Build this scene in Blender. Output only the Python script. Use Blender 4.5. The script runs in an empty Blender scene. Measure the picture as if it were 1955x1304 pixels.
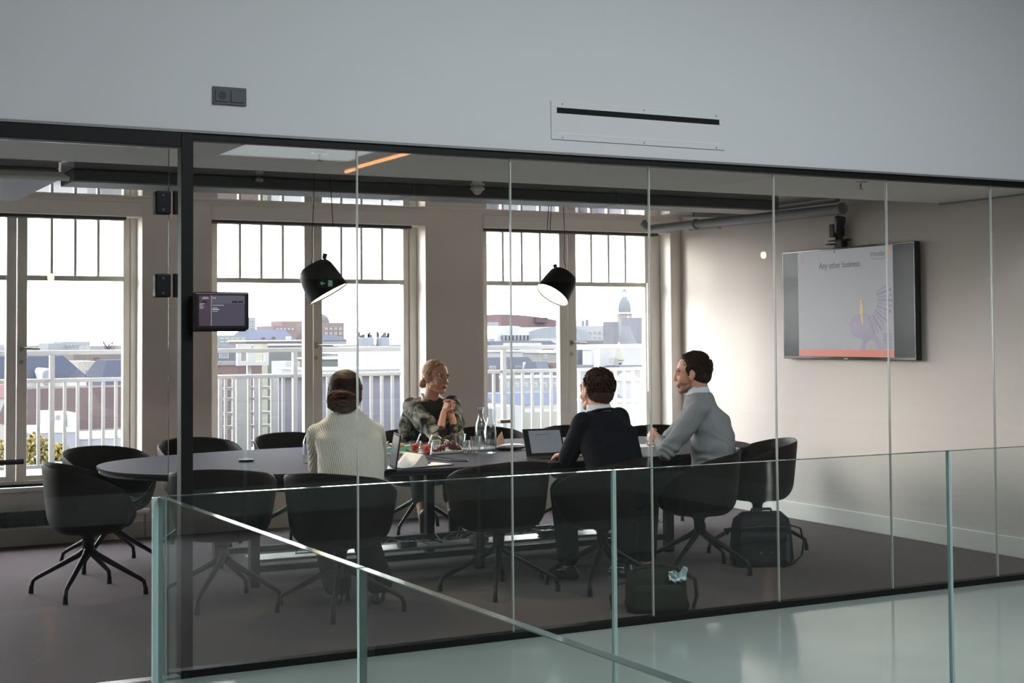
import bpy, bmesh, math, random
from mathutils import Vector, Matrix, Euler, noise
random.seed(7)
PI = math.pi
sc = bpy.context.scene
COL = sc.collection

# ------------------------------------------------------------------ camera
IW, IH = 1955, 1304
FPX, YAW, PITCH, ROLL, SHY = 2806.885, 0.489978652, 0.0383432331, -0.00742519689, -118.407719
CH = 1.55
_F = Vector((math.sin(YAW) * math.cos(PITCH), math.cos(YAW) * math.cos(PITCH), math.sin(PITCH)))
_R = Vector((math.cos(YAW), -math.sin(YAW), 0.0))
_U = _R.cross(_F)
_R, _U = math.cos(ROLL) * _R + math.sin(ROLL) * _U, -math.sin(ROLL) * _R + math.cos(ROLL) * _U
cam_d = bpy.data.cameras.new('camera')
cam = bpy.data.objects.new('camera', cam_d)
COL.objects.link(cam)
cam.matrix_world = Matrix(((_R.x, _U.x, -_F.x, 0), (_R.y, _U.y, -_F.y, 0), (_R.z, _U.z, -_F.z, CH), (0, 0, 0, 1)))
cam_d.sensor_width = 36.0
cam_d.lens = FPX / IW * 36.0
cam_d.shift_y = -SHY / IW * -1.0
cam_d.clip_end = 3000
sc.camera = cam


def at(x, y, X=None, Y=None, Z=None):
    """point where the line of sight through a pixel of the 1955x1304 frame meets a plane"""
    d = _F + _R * ((x - IW / 2) / FPX) - _U * ((y - IH / 2 - SHY) / FPX)
    if X is not None: t = X / d.x
    elif Y is not None: t = Y / d.y
    else: t = (Z - CH) / d.z
    p = d * t
    return Vector((p.x, p.y, p.z + CH))


# ------------------------------------------------------------------ world, sun, daylight
w = bpy.data.worlds.new('sky'); sc.world = w; w.use_nodes = True
nt = w.node_tree; nt.nodes.clear()
wo = nt.nodes.new('ShaderNodeOutputWorld'); bg = nt.nodes.new('ShaderNodeBackground')
tc = nt.nodes.new('ShaderNodeTexCoord'); sx = nt.nodes.new('ShaderNodeSeparateXYZ'); cr = nt.nodes.new('ShaderNodeValToRGB')
cr.color_ramp.elements[0].position = 0.0; cr.color_ramp.elements[0].color = (1.0, 0.985, 0.97, 1)
cr.color_ramp.elements[1].position = 0.6; cr.color_ramp.elements[1].color = (0.80, 0.87, 1.0, 1)
nt.links.new(tc.outputs['Generated'], sx.inputs[0]); nt.links.new(sx.outputs['Z'], cr.inputs[0])
nt.links.new(cr.outputs[0], bg.inputs['Color']); nt.links.new(bg.outputs[0], wo.inputs['Surface'])
SKY = 8.4
bg.inputs['Strength'].default_value = SKY

sd = bpy.data.lights.new('sun', 'SUN'); so = bpy.data.objects.new('sun', sd); COL.objects.link(so)
sd.energy = 2.6; sd.angle = math.radians(22); sd.color = (1.0, 0.94, 0.88)
so.rotation_euler = Vector((0.80, -0.60, -0.22)).to_track_quat('-Z', 'Y').to_euler()


def area(name, loc, sx_, sy_, direction, energy, color, portal=False, spread=None):
    l = bpy.data.lights.new(name, 'AREA'); l.shape = 'RECTANGLE'; l.size = sx_; l.size_y = sy_
    l.energy = energy; l.color = color
    if spread: l.spread = spread
    o = bpy.data.objects.new(name, l); COL.objects.link(o); o.location = loc
    o.rotation_euler = Vector(direction).to_track_quat('-Z', 'Y').to_euler()
    if portal: l.cycles.is_portal = True
    return o


HALL_TOP = 4.6
area('hall_fill_light', (4.4, 2.6, HALL_TOP - 0.06), 5.4, 3.6, (0, 0, -1), 170, (0.90, 0.96, 1.0))  # added area light under the closed ceiling fills the hall; no skylight there
area('hall_fill_light', (8.1, -7.25, HALL_TOP - 0.06), 2.3, 5.4, (0, 0, -1), 55, (0.90, 0.96, 1.0))  # extra light below the coffer pane, added to lift the mirrored hall
for cx_ in (-.46, 1.97, 4.36, 6.87):
    area('window_portal', (cx_, 11.86, 1.52), 1.75, 2.1, (0, -1, 0), 1, (1, 1, 1), portal=True)

sc.view_settings.view_transform = 'Standard'; sc.view_settings.look = 'None'
sc.view_settings.exposure = 1.12; sc.view_settings.gamma = 1.0; sc.view_settings.use_curve_mapping = False
cy = sc.cycles
cy.max_bounces = 10; cy.diffuse_bounces = 5; cy.glossy_bounces = 4; cy.transmission_bounces = 6; cy.transparent_max_bounces = 40
cy.caustics_reflective = False; cy.caustics_refractive = False; cy.sample_clamp_indirect = 4.0
cy.use_denoising = True


# ------------------------------------------------------------------ materials
def lin(c):
    return tuple(((v / 255 / 12.92) if v / 255 <= 0.04045 else ((v / 255 + 0.055) / 1.055) ** 2.4) for v in c)


MATS = {}


def mat(name, rgb, rough=0.6, metal=0.0, var=0.08, scale=8.0, bump=0.0, bscale=60.0, spec=0.5, rgb2=None, wave=None,
        emit=0.0, coat=0.0, alpha=None, trans=0.0, ior=1.45):
    """procedural principled material: noise between two close tones, optional bump or wave pattern"""
    if name in MATS: return MATS[name]
    m = bpy.data.materials.new(name); m.use_nodes = True
    n = m.node_tree; p = n.nodes['Principled BSDF']
    c = lin(rgb) if max(rgb) > 1 else tuple(rgb)
    c2 = (lin(rgb2) if max(rgb2) > 1 else rgb2) if rgb2 else tuple(max(0, v * (1 - var)) for v in c)
    t = n.nodes.new('ShaderNodeTexCoord')
    if wave:
        tx = n.nodes.new('ShaderNodeTexWave'); tx.wave_type = 'BANDS'; tx.bands_direction = wave
        tx.inputs['Distortion'].default_value = 0.6; tx.inputs['Detail'].default_value = 2
    else:
        tx = n.nodes.new('ShaderNodeTexNoise'); tx.inputs['Detail'].default_value = 4
    tx.inputs['Scale'].default_value = scale
    n.links.new(t.outputs['Object'], tx.inputs['Vector'])
    mx = n.nodes.new('ShaderNodeMix'); mx.data_type = 'RGBA'
    mx.inputs[6].default_value = (*c, 1); mx.inputs[7].default_value = (*c2, 1)
    n.links.new(tx.outputs['Fac'], mx.inputs[0])
    n.links.new(mx.outputs[2], p.inputs['Base Color'])
    p.inputs['Roughness'].default_value = rough; p.inputs['Metallic'].default_value = metal
    p.inputs['Specular IOR Level'].default_value = spec
    p.inputs['Coat Weight'].default_value = coat
    p.inputs['IOR'].default_value = ior
    if trans: p.inputs['Transmission Weight'].default_value = trans
    if alpha is not None: p.inputs['Alpha'].default_value = alpha
    if emit:
        n.links.new(mx.outputs[2], p.inputs['Emission Color']); p.inputs['Emission Strength'].default_value = emit
    if bump:
        b = n.nodes.new('ShaderNodeBump'); b.inputs['Strength'].default_value = bump
        tb = n.nodes.new('ShaderNodeTexNoise') if not wave else tx
        if not wave:
            tb.inputs['Scale'].default_value = bscale; n.links.new(t.outputs['Object'], tb.inputs['Vector'])
        b.inputs['Distance'].default_value = 0.01
        n.links.new(tb.outputs['Fac'], b.inputs['Height']); n.links.new(b.outputs[0], p.inputs['Normal'])
    MATS[name] = m
    return m


def glass_mat(name, tint, refl=1.0, ior=1.5, gloss_rough=0.0):
    """clear sheet glass: Fresnel mix of straight transmission and a mirror reflection, the same from both faces"""
    if name in MATS: return MATS[name]
    m = bpy.data.materials.new(name); m.use_nodes = True
    n = m.node_tree; n.nodes.clear()
    o = n.nodes.new('ShaderNodeOutputMaterial'); mx = n.nodes.new('ShaderNodeMixShader')
    tr = n.nodes.new('ShaderNodeBsdfTransparent'); gl = n.nodes.new('ShaderNodeBsdfGlossy'); fr = n.nodes.new('ShaderNodeFresnel')
    geo = n.nodes.new('ShaderNodeNewGeometry'); im = n.nodes.new('ShaderNodeMix'); im.data_type = 'FLOAT'
    im.inputs[2].default_value = ior; im.inputs[3].default_value = 1 / ior
    n.links.new(geo.outputs['Backfacing'], im.inputs[0]); n.links.new(im.outputs[0], fr.inputs['IOR'])
    mu = n.nodes.new('ShaderNodeMath'); mu.operation = 'MULTIPLY'; mu.inputs[1].default_value = refl
    n.links.new(fr.outputs[0], mu.inputs[0]); n.links.new(mu.outputs[0], mx.inputs[0])
    tx = n.nodes.new('ShaderNodeTexNoise'); tx.inputs['Scale'].default_value = 1.2
    tmx = n.nodes.new('ShaderNodeMix'); tmx.data_type = 'RGBA'
    tmx.inputs[6].default_value = (*tint, 1); tmx.inputs[7].default_value = (*[v * 0.985 for v in tint], 1)
    n.links.new(tx.outputs['Fac'], tmx.inputs[0]); n.links.new(tmx.outputs[2], tr.inputs['Color'])
    gl.inputs['Roughness'].default_value = gloss_rough
    n.links.new(tr.outputs[0], mx.inputs[1]); n.links.new(gl.outputs[0], mx.inputs[2]); n.links.new(mx.outputs[0], o.inputs['Surface'])
    MATS[name] = m
    return m


# ------------------------------------------------------------------ mesh helpers
class MB:
    def __init__(s): s.v = []; s.f = []; s.mi = []; s.cur = 0
    def add(s, vs, fs):
        k = len(s.v); s.v += [tuple(v) for v in vs]
        for f in fs: s.f.append([i + k for i in f]); s.mi.append(s.cur)
        return s
    def box(s, x0, x1, y0, y1, z0, z1):
        vs = [(x, y, z) for z in (z0, z1) for y in (y0, y1) for x in (x0, x1)]
        return s.add(vs, [(0, 2, 3, 1), (4, 5, 7, 6), (0, 1, 5, 4), (2, 6, 7, 3), (0, 4, 6, 2), (1, 3, 7, 5)])
    def obox(s, c, sz, rot=(0, 0, 0)):
        M = Matrix.Translation(Vector(c)) @ Euler(rot).to_matrix().to_4x4()
        k = len(s.v); s.box(-sz[0] / 2, sz[0] / 2, -sz[1] / 2, sz[1] / 2, -sz[2] / 2, sz[2] / 2)
        s.v[k:] = [tuple(M @ Vector(v)) for v in s.v[k:]]
        return s
    def tube(s, pts, rad, n=12, caps=True, flat=1.0):
        pts = [Vector(p) for p in pts]
        rs = rad if isinstance(rad, (list, tuple)) else [rad] * len(pts)
        k = len(s.v); prev = None
        for i, p in enumerate(pts):
            d = (pts[min(i + 1, len(pts) - 1)] - pts[max(i - 1, 0)]).normalized()
            if prev is None:
                a = d.orthogonal().normalized()
                if abs(d.z) < 0.95: a = Vector((0, 0, 1)).cross(d).normalized()
            else:
                a = (prev - d * prev.dot(d)).normalized()
            prev = a; b = d.cross(a)
            for j in range(n):
                t = 2 * PI * j / n
                s.v.append(tuple(p + a * (math.cos(t) * rs[i]) + b * (math.sin(t) * rs[i] * flat)))
        for i in range(len(pts) - 1):
            for j in range(n):
                s.f.append([k + i * n + j, k + i * n + (j + 1) % n, k + (i + 1) * n + (j + 1) % n, k + (i + 1) * n + j]); s.mi.append(s.cur)
        if caps:
            s.f.append([k + j for j in range(n)][::-1]); s.mi.append(s.cur)
            s.f.append([k + (len(pts) - 1) * n + j for j in range(n)]); s.mi.append(s.cur)
        return s
    def lathe(s, prof, c=(0, 0, 0), n=24, M=None, caps=True):
        k = len(s.v)
        for r, z in prof:
            for j in range(n):
                t = 2 * PI * j / n; v = Vector((r * math.cos(t), r * math.sin(t), z))
                if M is not None: v = M @ v
                s.v.append(tuple(v + Vector(c)))
        for i in range(len(prof) - 1):
            for j in range(n):
                s.f.append([k + i * n + j, k + i * n + (j + 1) % n, k + (i + 1) * n + (j + 1) % n, k + (i + 1) * n + j]); s.mi.append(s.cur)
        if caps:
            s.f.append([k + j for j in range(n)][::-1]); s.mi.append(s.cur)
            s.f.append([k + (len(prof) - 1) * n + j for j in range(n)]); s.mi.append(s.cur)
        return s
    def prism(s, poly, z0, z1):
        k = len(s.v); n = len(poly)
        s.v += [(x, y, z0) for x, y in poly] + [(x, y, z1) for x, y in poly]
        s.f.append([k + i for i in range(n)][::-1]); s.mi.append(s.cur)
        s.f.append([k + n + i for i in range(n)]); s.mi.append(s.cur)
        for i in range(n):
            s.f.append([k + i, k + (i + 1) % n, k + n + (i + 1) % n, k + n + i]); s.mi.append(s.cur)
        return s
    def ball(s, c, r, n=16, m=10, rot=None):
        """ellipsoid; r a number or three radii"""
        rr = r if isinstance(r, (tuple, list)) else (r, r, r)
        Mr = Euler(rot).to_matrix() if rot else None
        k = len(s.v); c = Vector(c)
        def P(v):
            v = Vector(v)
            if Mr: v = Mr @ v
            return tuple(v + c)
        s.v.append(P((0, 0, -rr[2])))
        for i in range(1, m):
            a = -PI / 2 + PI * i / m
            for j in range(n):
                t = 2 * PI * j / n
                s.v.append(P((rr[0] * math.cos(a) * math.cos(t), rr[1] * math.cos(a) * math.sin(t), rr[2] * math.sin(a))))
        s.v.append(P((0, 0, rr[2])))
        top = len(s.v) - 1
        for j in range(n):
            s.f.append([k, k + 1 + (j + 1) % n, k + 1 + j]); s.mi.append(s.cur)
            s.f.append([top, top - n + j, top - n + (j + 1) % n]); s.mi.append(s.cur)
        for i in range(m - 2):
            for j in range(n):
                a = k + 1 + i * n
                s.f.append([a + j, a + (j + 1) % n, a + n + (j + 1) % n, a + n + j]); s.mi.append(s.cur)
        return s
    def cone(s, a, b, ra, rb, n=14):
        """tapered capsule with rounded ends"""
        a, b = Vector(a), Vector(b); d = (b - a).normalized()
        pts, rs = [], []
        for q in (80, 55, 30, 10):
            pts.append(a - d * ra * math.sin(math.radians(q))); rs.append(ra * math.cos(math.radians(q)))
        for q in (0.0, 0.33, 0.66, 1.0):
            pts.append(a.lerp(b, q)); rs.append(ra + (rb - ra) * q)
        for q in (10, 30, 55, 80):
            pts.append(b + d * rb * math.sin(math.radians(q))); rs.append(rb * math.cos(math.radians(q)))
        return s.tube(pts, rs, n)
    def xf(s, M, k=0):
        s.v[k:] = [tuple(M @ Vector(v)) for v in s.v[k:]]
        return s
    def build(s, name, m, parent=None, smooth=False, bevel=0.0, world=False, loc=None, auto=35, seg=2):
        me = bpy.data.meshes.new(name)
        vs = s.v
        if parent is not None and world:
            inv = wm(parent).inverted(); vs = [tuple(inv @ Vector(v)) for v in s.v]
        me.from_pydata(vs, [], s.f)
        ms = m if isinstance(m, (list, tuple)) else [m]
        for q in ms: me.materials.append(q)
        if len(ms) > 1:
            for p, i in zip(me.polygons, s.mi): p.material_index = i
        me.validate(); me.update()
        if smooth:
            for p in me.polygons: p.use_smooth = True
            if auto < 180: me.set_sharp_from_angle(angle=math.radians(auto))
        o = bpy.data.objects.new(name, me); COL.objects.link(o)
        if parent is not None: o.parent = parent
        if loc is not None: o.location = loc
        if bevel:
            b = o.modifiers.new('bevel', 'BEVEL'); b.width = bevel; b.segments = seg; b.limit_method = 'ANGLE'; b.angle_limit = math.radians(40)
        return o


def wm(o):
    M = Matrix.Translation(o.location) @ o.rotation_euler.to_matrix().to_4x4() @ Matrix.Diagonal((*o.scale, 1))
    return (wm(o.parent) @ M) if o.parent else M


def tag(o, label=None, cat=None, group=None, kind=None):
    if label: o['label'] = label
    if cat: o['category'] = cat
    if group: o['group'] = group
    if kind: o['kind'] = kind
    return o


def empty(name, loc=(0, 0, 0), rz=0.0, label=None, cat=None, group=None, kind=None):
    o = bpy.data.objects.new(name, None); COL.objects.link(o); o.location = loc; o.rotation_euler = (0, 0, rz)
    o.empty_display_size = 0.1
    return tag(o, label, cat, group, kind)


def kids(o): return [c for c in bpy.data.objects if c.parent == o]


def copy_tree(o, parent=None):
    c = o.copy(); COL.objects.link(c); c.parent = parent
    for k in kids(o): copy_tree(k, c)
    return c


def structure(o, label=None, cat=None):
    o['kind'] = 'structure'
    if label: o['label'] = label
    if cat: o['category'] = cat
    return o


def sstep(a, b, x):
    t = max(0.0, min(1.0, (x - a) / (b - a))); return t * t * (3 - 2 * t)
# ------------------------------------------------------------------ material palette
m_hallwall = mat('white_plaster', (190, 192, 193), 0.7, var=0.03, scale=1.5, bump=0.02, bscale=40)
m_wall = mat('warm_white_wall', (208, 199, 191), 0.75, var=0.03, scale=2, bump=0.03, bscale=90)
m_pier = mat('window_wall_plaster', (236, 228, 219), 0.75, var=0.04, scale=2, bump=0.03, bscale=90)
m_ceil = mat('ceiling_paint', (226, 224, 218), 0.7, var=0.03, scale=2)
m_ceilgloss = mat('satin_ceiling_paint', (188, 186, 180), 0.08, var=0.02, scale=2, spec=1.0, coat=1.0)
m_carpet = mat('dark_carpet', (116, 104, 104), 0.95, var=0.35, scale=140, bump=0.5, bscale=260, spec=0.1)
m_conc = mat('pale_concrete', (172, 181, 177), 0.11, var=0.22, scale=2.2, bump=0.03, bscale=18, spec=0.5)
m_frame = mat('painted_window_wood', (236, 231, 222), 0.45, var=0.03, scale=6)
m_base = mat('baseboard_paint', (226, 222, 214), 0.5, var=0.03, scale=6)
m_black = mat('black_powder_coat', (17, 16, 17), 0.55, var=0.2, scale=30, spec=.25)
m_dgrey = mat('dark_grey_plastic', (62, 66, 73), 0.5, var=0.12, scale=30)
m_grey = mat('grey_metal', (120, 122, 122), 0.5, metal=0.3, var=0.12, scale=20)
m_duct = mat('duct_metal', (84, 86, 86), 0.6, metal=0.2, var=0.12, scale=60, wave='Z')
m_steel = mat('brushed_steel', (176, 172, 165), 0.3, metal=0.9, var=0.1, scale=40)
m_pane = glass_mat('partition_glass', (0.975, 0.985, 0.98), refl=.85, ior=1.5)
m_wpane = glass_mat('window_glass', (0.98, 0.985, 0.98), ior=1.45)
m_rglass = glass_mat('railing_glass', (0.93, 0.957, 0.948), refl=.75, ior=1.5)
m_gedge = mat('glass_edge', (96, 120, 116), 0.08, var=0.06, scale=20, spec=1.0, metal=.5)
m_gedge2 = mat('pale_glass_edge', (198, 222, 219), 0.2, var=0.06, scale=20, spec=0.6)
m_seam = mat('silicone_seam', (176, 178, 172), 0.25, var=0.1, scale=30, spec=0.7)

GY = 6.682      # glass partition plane
WY = 11.55      # inner face of the window wall
FY = 11.75      # window frame plane
HZ = 2.513      # underside of the wall above the partition
RX0, RX1 = 7.83, 7.98   # right wall: at the partition, at the window wall
UC = 2.56       # upper ceiling

def rwx(y): return RX0 + (RX1 - RX0) * (y - 6.68) / (WY - 6.68)

# floors
structure(MB().prism([(-3, GY), (rwx(GY) + .2, GY), (rwx(WY) + .2, WY + .15), (-3, WY + .15)], -0.12, 0.0).build('floor', m_carpet),
          'dark grey brown carpet of the meeting room', 'floor')
h = MB()
h.prism([(-6, -14), (1.155, -14), (1.155, GY), (-6, GY)], -0.3, 0.0)
h.prism([(1.155, 4.58), (18, 4.58), (18, GY), (1.155, GY)], -0.3, 0.0)
h.prism([(9.5, -14), (18, -14), (18, 4.58), (9.5, 4.58)], -0.3, 0.0)
h.prism([(1.155, -14), (9.5, -14), (9.5, -1.5), (1.155, -1.5)], -0.3, 0.0)
structure(h.build('floor', m_conc), 'pale polished concrete floor of the hall', 'floor')
structure(MB().box(1.05, 9.6, -1.6, 4.7, -3.4, -3.3).build('floor', mat('lower_floor', (90, 90, 88), .7)), 'concrete floor of the storey below the opening', 'floor')
v = MB(); v.box(1.05, 1.155, -1.5, 4.58, -3.3, -.3).box(9.5, 9.6, -1.5, 4.58, -3.3, -.3).box(1.16, 9.5, 4.58, 4.7, -3.3, -.3).box(1.16, 9.5, -1.6, -1.5, -3.3, -.3)
structure(v.build('wall_well', mat('well_grey', (84, 84, 82), .8)), 'grey sides of the stair well below the hall floor', 'wall')

# wall above the glass partition (hall side)
structure(MB().box(-6, 18, GY - .012, GY + .16, HZ, HALL_TOP).build('wall_front', m_hallwall),
          'smooth white hall wall above the glass partition', 'wall')
structure(MB().box(rwx(GY) + .02, 18, GY - .012, GY + .16, 0, HZ).build('wall_front', m_hallwall), 'white hall wall right of the meeting room', 'wall')
# hall shell behind the camera, seen in reflections
back = MB().box(-6, 18, -14.2, -14, 2.7, HALL_TOP)
back.box(-6, 18, -14.2, -14, 0, 0.3)
structure(back.build('wall_rear', m_hallwall), 'white hall wall behind the viewer', 'wall')
structure(MB().box(-6, 18, -14.18, -14.05, 0.3, 2.7).build('wall_rear', mat('dark_glazing', (26, 25, 24), 0.6, var=0.2, scale=1.5)), 'dark glazed band of the hall rear wall', 'wall')
structure(MB().box(-6.2, -6, -14, GY, 0, HALL_TOP).build('wall_left', m_hallwall), 'white hall wall on the left', 'wall')
structure(MB().box(18, 18.2, -14, GY, -.3, HALL_TOP).build('wall_east', m_hallwall), 'white hall wall far right', 'wall')
ch = MB()
ch.box(-6.2, 18.2, -14.2, GY + .2, HALL_TOP, HALL_TOP + .15)
structure(ch.build('ceiling', m_hallwall), 'white hall ceiling', 'ceiling')
# coffers in the hall ceiling behind the viewer, with warm light strips (mirrored in the partition)
m_coffer = mat('coffer_shadow_gap', (60, 58, 54), 0.7, var=0.1, scale=8)
m_led = mat('warm_light_strip', (255, 170, 90), 0.5, var=0.05, scale=8, emit=9.0)
cof = empty('ceiling_coffer', (8.4, -8.6, HALL_TOP), 0, 'dark edged skylight coffer with warm light strip in the hall ceiling', 'ceiling coffer')
f = MB(); x0, x1, y0, y1 = 6.9 - 8.4, 9.3 - 8.4, -10.1 + 8.6, -4.4 + 8.6
for a, b, c, d in ((x0, x1, y0 - .3, y0), (x0, x1, y1, y1 + .3), (x0 - .22, x0, y0 - .3, y1 + .3), (x1, x1 + .22, y0 - .3, y1 + .3)): f.box(a, b, c, d, -.10, -.002)
f.build('coffer_frame', m_coffer, cof)
f = MB()
for a, b, c, d in ((-3.2, 2.3, -4.8, -4.5), (2.2, 2.32, -4.8, 5.0), (-1.9, 1.2, -2.85, -2.80)): f.box(a, b, c, d, -.03, -.002)
f.build('shadow_gap', m_coffer, cof)
MB().box(x0, x1, y0, y1, -.02, -.002).build('skylight_pane', mat('skylight_pane', (214, 232, 236), .5, var=.03, emit=1.1), cof)
MB().box(1.47, 1.52, -3.1, 3.4, -.05, -.012).build('light_strip', m_led, cof)

def mirrored(px, py, depth):
    """real place of something seen mirrored in the partition"""
    v = at(px, py, Y=2 * (GY + .026) + depth); return Vector((v.x, -depth, v.z))
m_bulb = mat('warm_bulb', (255, 196, 130), .5, var=.02, emit=30)
for px, py, lab in ((97, 530, 'lit hall bulb whose small mirror image floats before the left window'), (1461, 487, 'lit hall bulb mirrored in the glass left of the wall screen')):
    p = mirrored(px, py, 7.0)
    o = empty('hanging_bulb', p, 0, lab, 'light bulb')
    MB().ball((0, 0, 0), (.045, .045, .06), 14, 10).build('bulb', m_bulb, o, smooth=True)
    MB().tube([(0, 0, .055), (0, 0, .10)], .022, 12).build('socket', m_black, o, smooth=True)
    MB().tube([(0, 0, .09), (0, 0, HALL_TOP - p.z)], .004, 6).build('cable', m_black, o)
for px, py, lab in ((617, 541, 'green emergency exit sign on the hall rear wall, mirrored in the left lamp'), (1420, 494, 'green emergency exit sign on the hall rear wall, mirrored on the right wall')):
    p = mirrored(px, py, 13.97)
    o = empty('exit_sign', p, 0, lab, 'exit sign')
    MB().box(-.17, .17, -.05, 0, -.09, .09).build('housing', mat('exit_green', (20, 110, 62), .5, emit=.22), o)
    g = MB(); g.box(.03, .12, .0, .002, -.06, .06).box(-.12, -.03, .0, .002, -.012, .012)
    g.add([(-.14, .001, 0), (-.09, .001, .04), (-.09, .001, -.04)], [(0, 1, 2)]); g.build('pictogram', mat('exit_white', (220, 240, 225), .5, emit=1.2), o)

# meeting room walls
t = MB(); t.prism([(rwx(GY), GY), (rwx(WY + .3), WY + .3), (rwx(WY + .3) + .2, WY + .3), (rwx(GY) + .2, GY)], 0, 3.0)
structure(t.build('wall_right', m_wall), 'warm white right wall of the meeting room', 'wall')
structure(MB().box(-3.2, -3, GY, WY + .3, 0, 3.0).build('wall_left', m_wall), 'left wall of the meeting room', 'wall')
# window wall, pierced by three windows
W = [(-1.40, .45), (1.05, 2.868), (3.425, 5.315), (5.873, 7.86)]
X0, X1 = -3.0, rwx(WY) + .05
SILL, HEAD = 0.44, 2.585
wb = MB()
edges = [X0] + [q for ab in W for q in ab] + [X1]
for i in range(0, len(edges), 2): wb.box(edges[i], edges[i + 1], WY, WY + .32, 0, 2.9)
for a, b in W:
    wb.box(a, b, WY, WY + .32, 0, SILL); wb.box(a, b, WY, WY + .32, HEAD, 2.9)
structure(wb.build('wall_back', m_pier), 'grey beige window wall with three tall openings', 'wall')
# baseboards
def bb_right(n, x0, x1, z0, z1, m):
    t = MB(); t.prism([(rwx(GY) - x1, GY + .08), (rwx(WY) - x1, WY - .02), (rwx(WY) - x0, WY - .02), (rwx(GY) - x0, GY + .08)], z0, z1)
    return t.build(n, m, bevel=.004)
structure(bb_right('baseboard_right', 0.0, .016, 0.0, .14, m_base), 'tall white baseboard along the right wall', 'baseboard')
structure(MB().box(X0, rwx(WY) - .02, WY - .016, WY, 0.0, .13).build('baseboard_back', m_base, bevel=.004), 'white baseboard under the windows', 'baseboard')
# ceilings
structure(MB().box(-3, 8.1, GY + .1, 8.03, 2.50, 3.0).build('ceiling', m_ceil, bevel=.004), 'lowered flat ceiling along the glass partition', 'ceiling')
structure(MB().box(-3, 8.2, 8.03, 10.38, UC, 2.9).build('ceiling', m_ceilgloss), 'satin upper ceiling near the windows, faintly mirroring them', 'ceiling')
structure(MB().box(-3, 8.2, 10.38, WY + .3, 2.88, 3.0).build('ceiling', m_ceil), 'raised ceiling strip directly before the windows', 'ceiling')
structure(MB().box(-3, 8.4, GY, WY + .6, 3.0, 3.1).build('ceiling', m_ceil), 'roof slab over the meeting room', 'ceiling')
structure(MB().prism([(rwx(8.03) - .035, 6.80), (rwx(8.03), 6.80), (rwx(8.03), 8.03), (rwx(8.03) - .035, 8.03)], 2.490, 2.50).build('trim_1', m_grey), 'thin shadow gap between lowered ceiling and right wall', 'trim')

# ------------------------------------------------------------------ windows
MUN = [[0.0], []]
def window(idx, x0, x1, glass_pairs, label):
    """x0..x1 opening; glass_pairs: for each leaf (glass x0, x1, [muntin x])"""
    win = empty('window_%d' % idx, ((x0 + x1) / 2, FY, 0), 0)
    structure(win, label, 'window')
    y0, y1 = FY, FY + .07
    # fixed outer frame
    f = MB()
    gl, gr = glass_pairs[0][0], glass_pairs[-1][1]
    f.box(x0, gl - .055, y0 - .02, y1, SILL, HEAD); f.box(gr + .055, x1, y0 - .02, y1, SILL, HEAD)
    f.box(gl - .055, gr + .055, y0 - .02, y1, 2.545, HEAD); f.box(gl - .055, gr + .055, y0 - .02, y1, SILL, .47)
    f.build('window_frame', m_frame, win, bevel=.004, world=True)
    for i, (a, b, mx) in enumerate(glass_pairs):
        l = MB(); s = .052
        mid = (glass_pairs[0][1] + glass_pairs[-1][0]) / 2
        lo = a - s if i == 0 or len(glass_pairs) == 1 else mid + .004
        hi = b + s if i == len(glass_pairs) - 1 else mid - .004
        l.box(lo, a, y0 - .005, y1 - .01, .47, 2.545); l.box(b, hi, y0 - .005, y1 - .01, .47, 2.545)
        l.box(a, b, y0 - .005, y1 - .01, .47, .507); l.box(a, b, y0 - .005, y1 - .01, 2.50, 2.545)
        leaf = l.build('casement', m_frame, win, bevel=.003, world=True)
        r = MB(); r.box(a, b, y0 + .002, y1 - .015, 2.006, 2.046)
        r.build('transom', m_frame, leaf, bevel=.003, world=True)
        for q in mx:
            MB().box(q - .011, q + .011, y0 + .008, y1 - .015, 2.046, 2.50).build('glazing_bar', m_frame, leaf, bevel=.003, world=True)
        MB().box(a - .004, b + .004, y0 + .030, y0 + .036, .50, 2.505).build('pane', m_wpane, leaf, world=True)
    return win

H0 = [(-1.29, -.545, [-1.11, -.92, -.73]), (-.385, .335, [-.20, -.02, .16])]
H1 = [(1.16, 1.879, [1.34, 1.52, 1.70]), (2.033, 2.767, [2.217, 2.396, 2.574])]
H2 = [(3.533, 4.282, [3.727, 3.911, 4.098]), (4.441, 5.191, [4.621, 4.806, 4.999])]
H3 = [(6.011, 6.759, [6.181, 6.375, 6.566]), (6.938, 7.700, [7.114, 7.304, 7.490])]
def lever(win, x, z=1.482):
    hd = MB(); hd.obox((x, FY - .012, z), (.026, .008, .05)); hd.tube([(x, FY - .012, z), (x, FY - .055, z)], .009, 10)
    hd.tube([(x, FY - .052, z), (x + .03, FY - .055, z), (x + .13, FY - .055, z - .004)], .0085, 10)
    o = hd.build('handle', m_steel, win, smooth=True, world=True)
    MB().lathe([(.0, 0), (.017, 0), (.017, .008), (.0, .008)], n=16, M=Matrix.Translation((x, FY - .005, z - .105)) @ Matrix.Rotation(PI / 2, 4, 'X')).build('keyhole_cover', m_steel, win, smooth=True, world=True)
for i, (ab, g, lab, lx) in enumerate(((W[0], H0, 'outermost window, left of the photo edge, mirrored in the balustrade', -.44),
                                  (W[1], H1, 'left window with its right casement and a metal lever, radiator beneath', 1.99),
                                  (W[2], H2, 'middle double casement window behind the left pendant lamp', 4.385),
                                  (W[3], H3, 'right double casement window with the domed tower in view', 6.885))):
    wn = window(i + 1, ab[0], ab[1], g, lab); lever(wn, lx)
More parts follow.
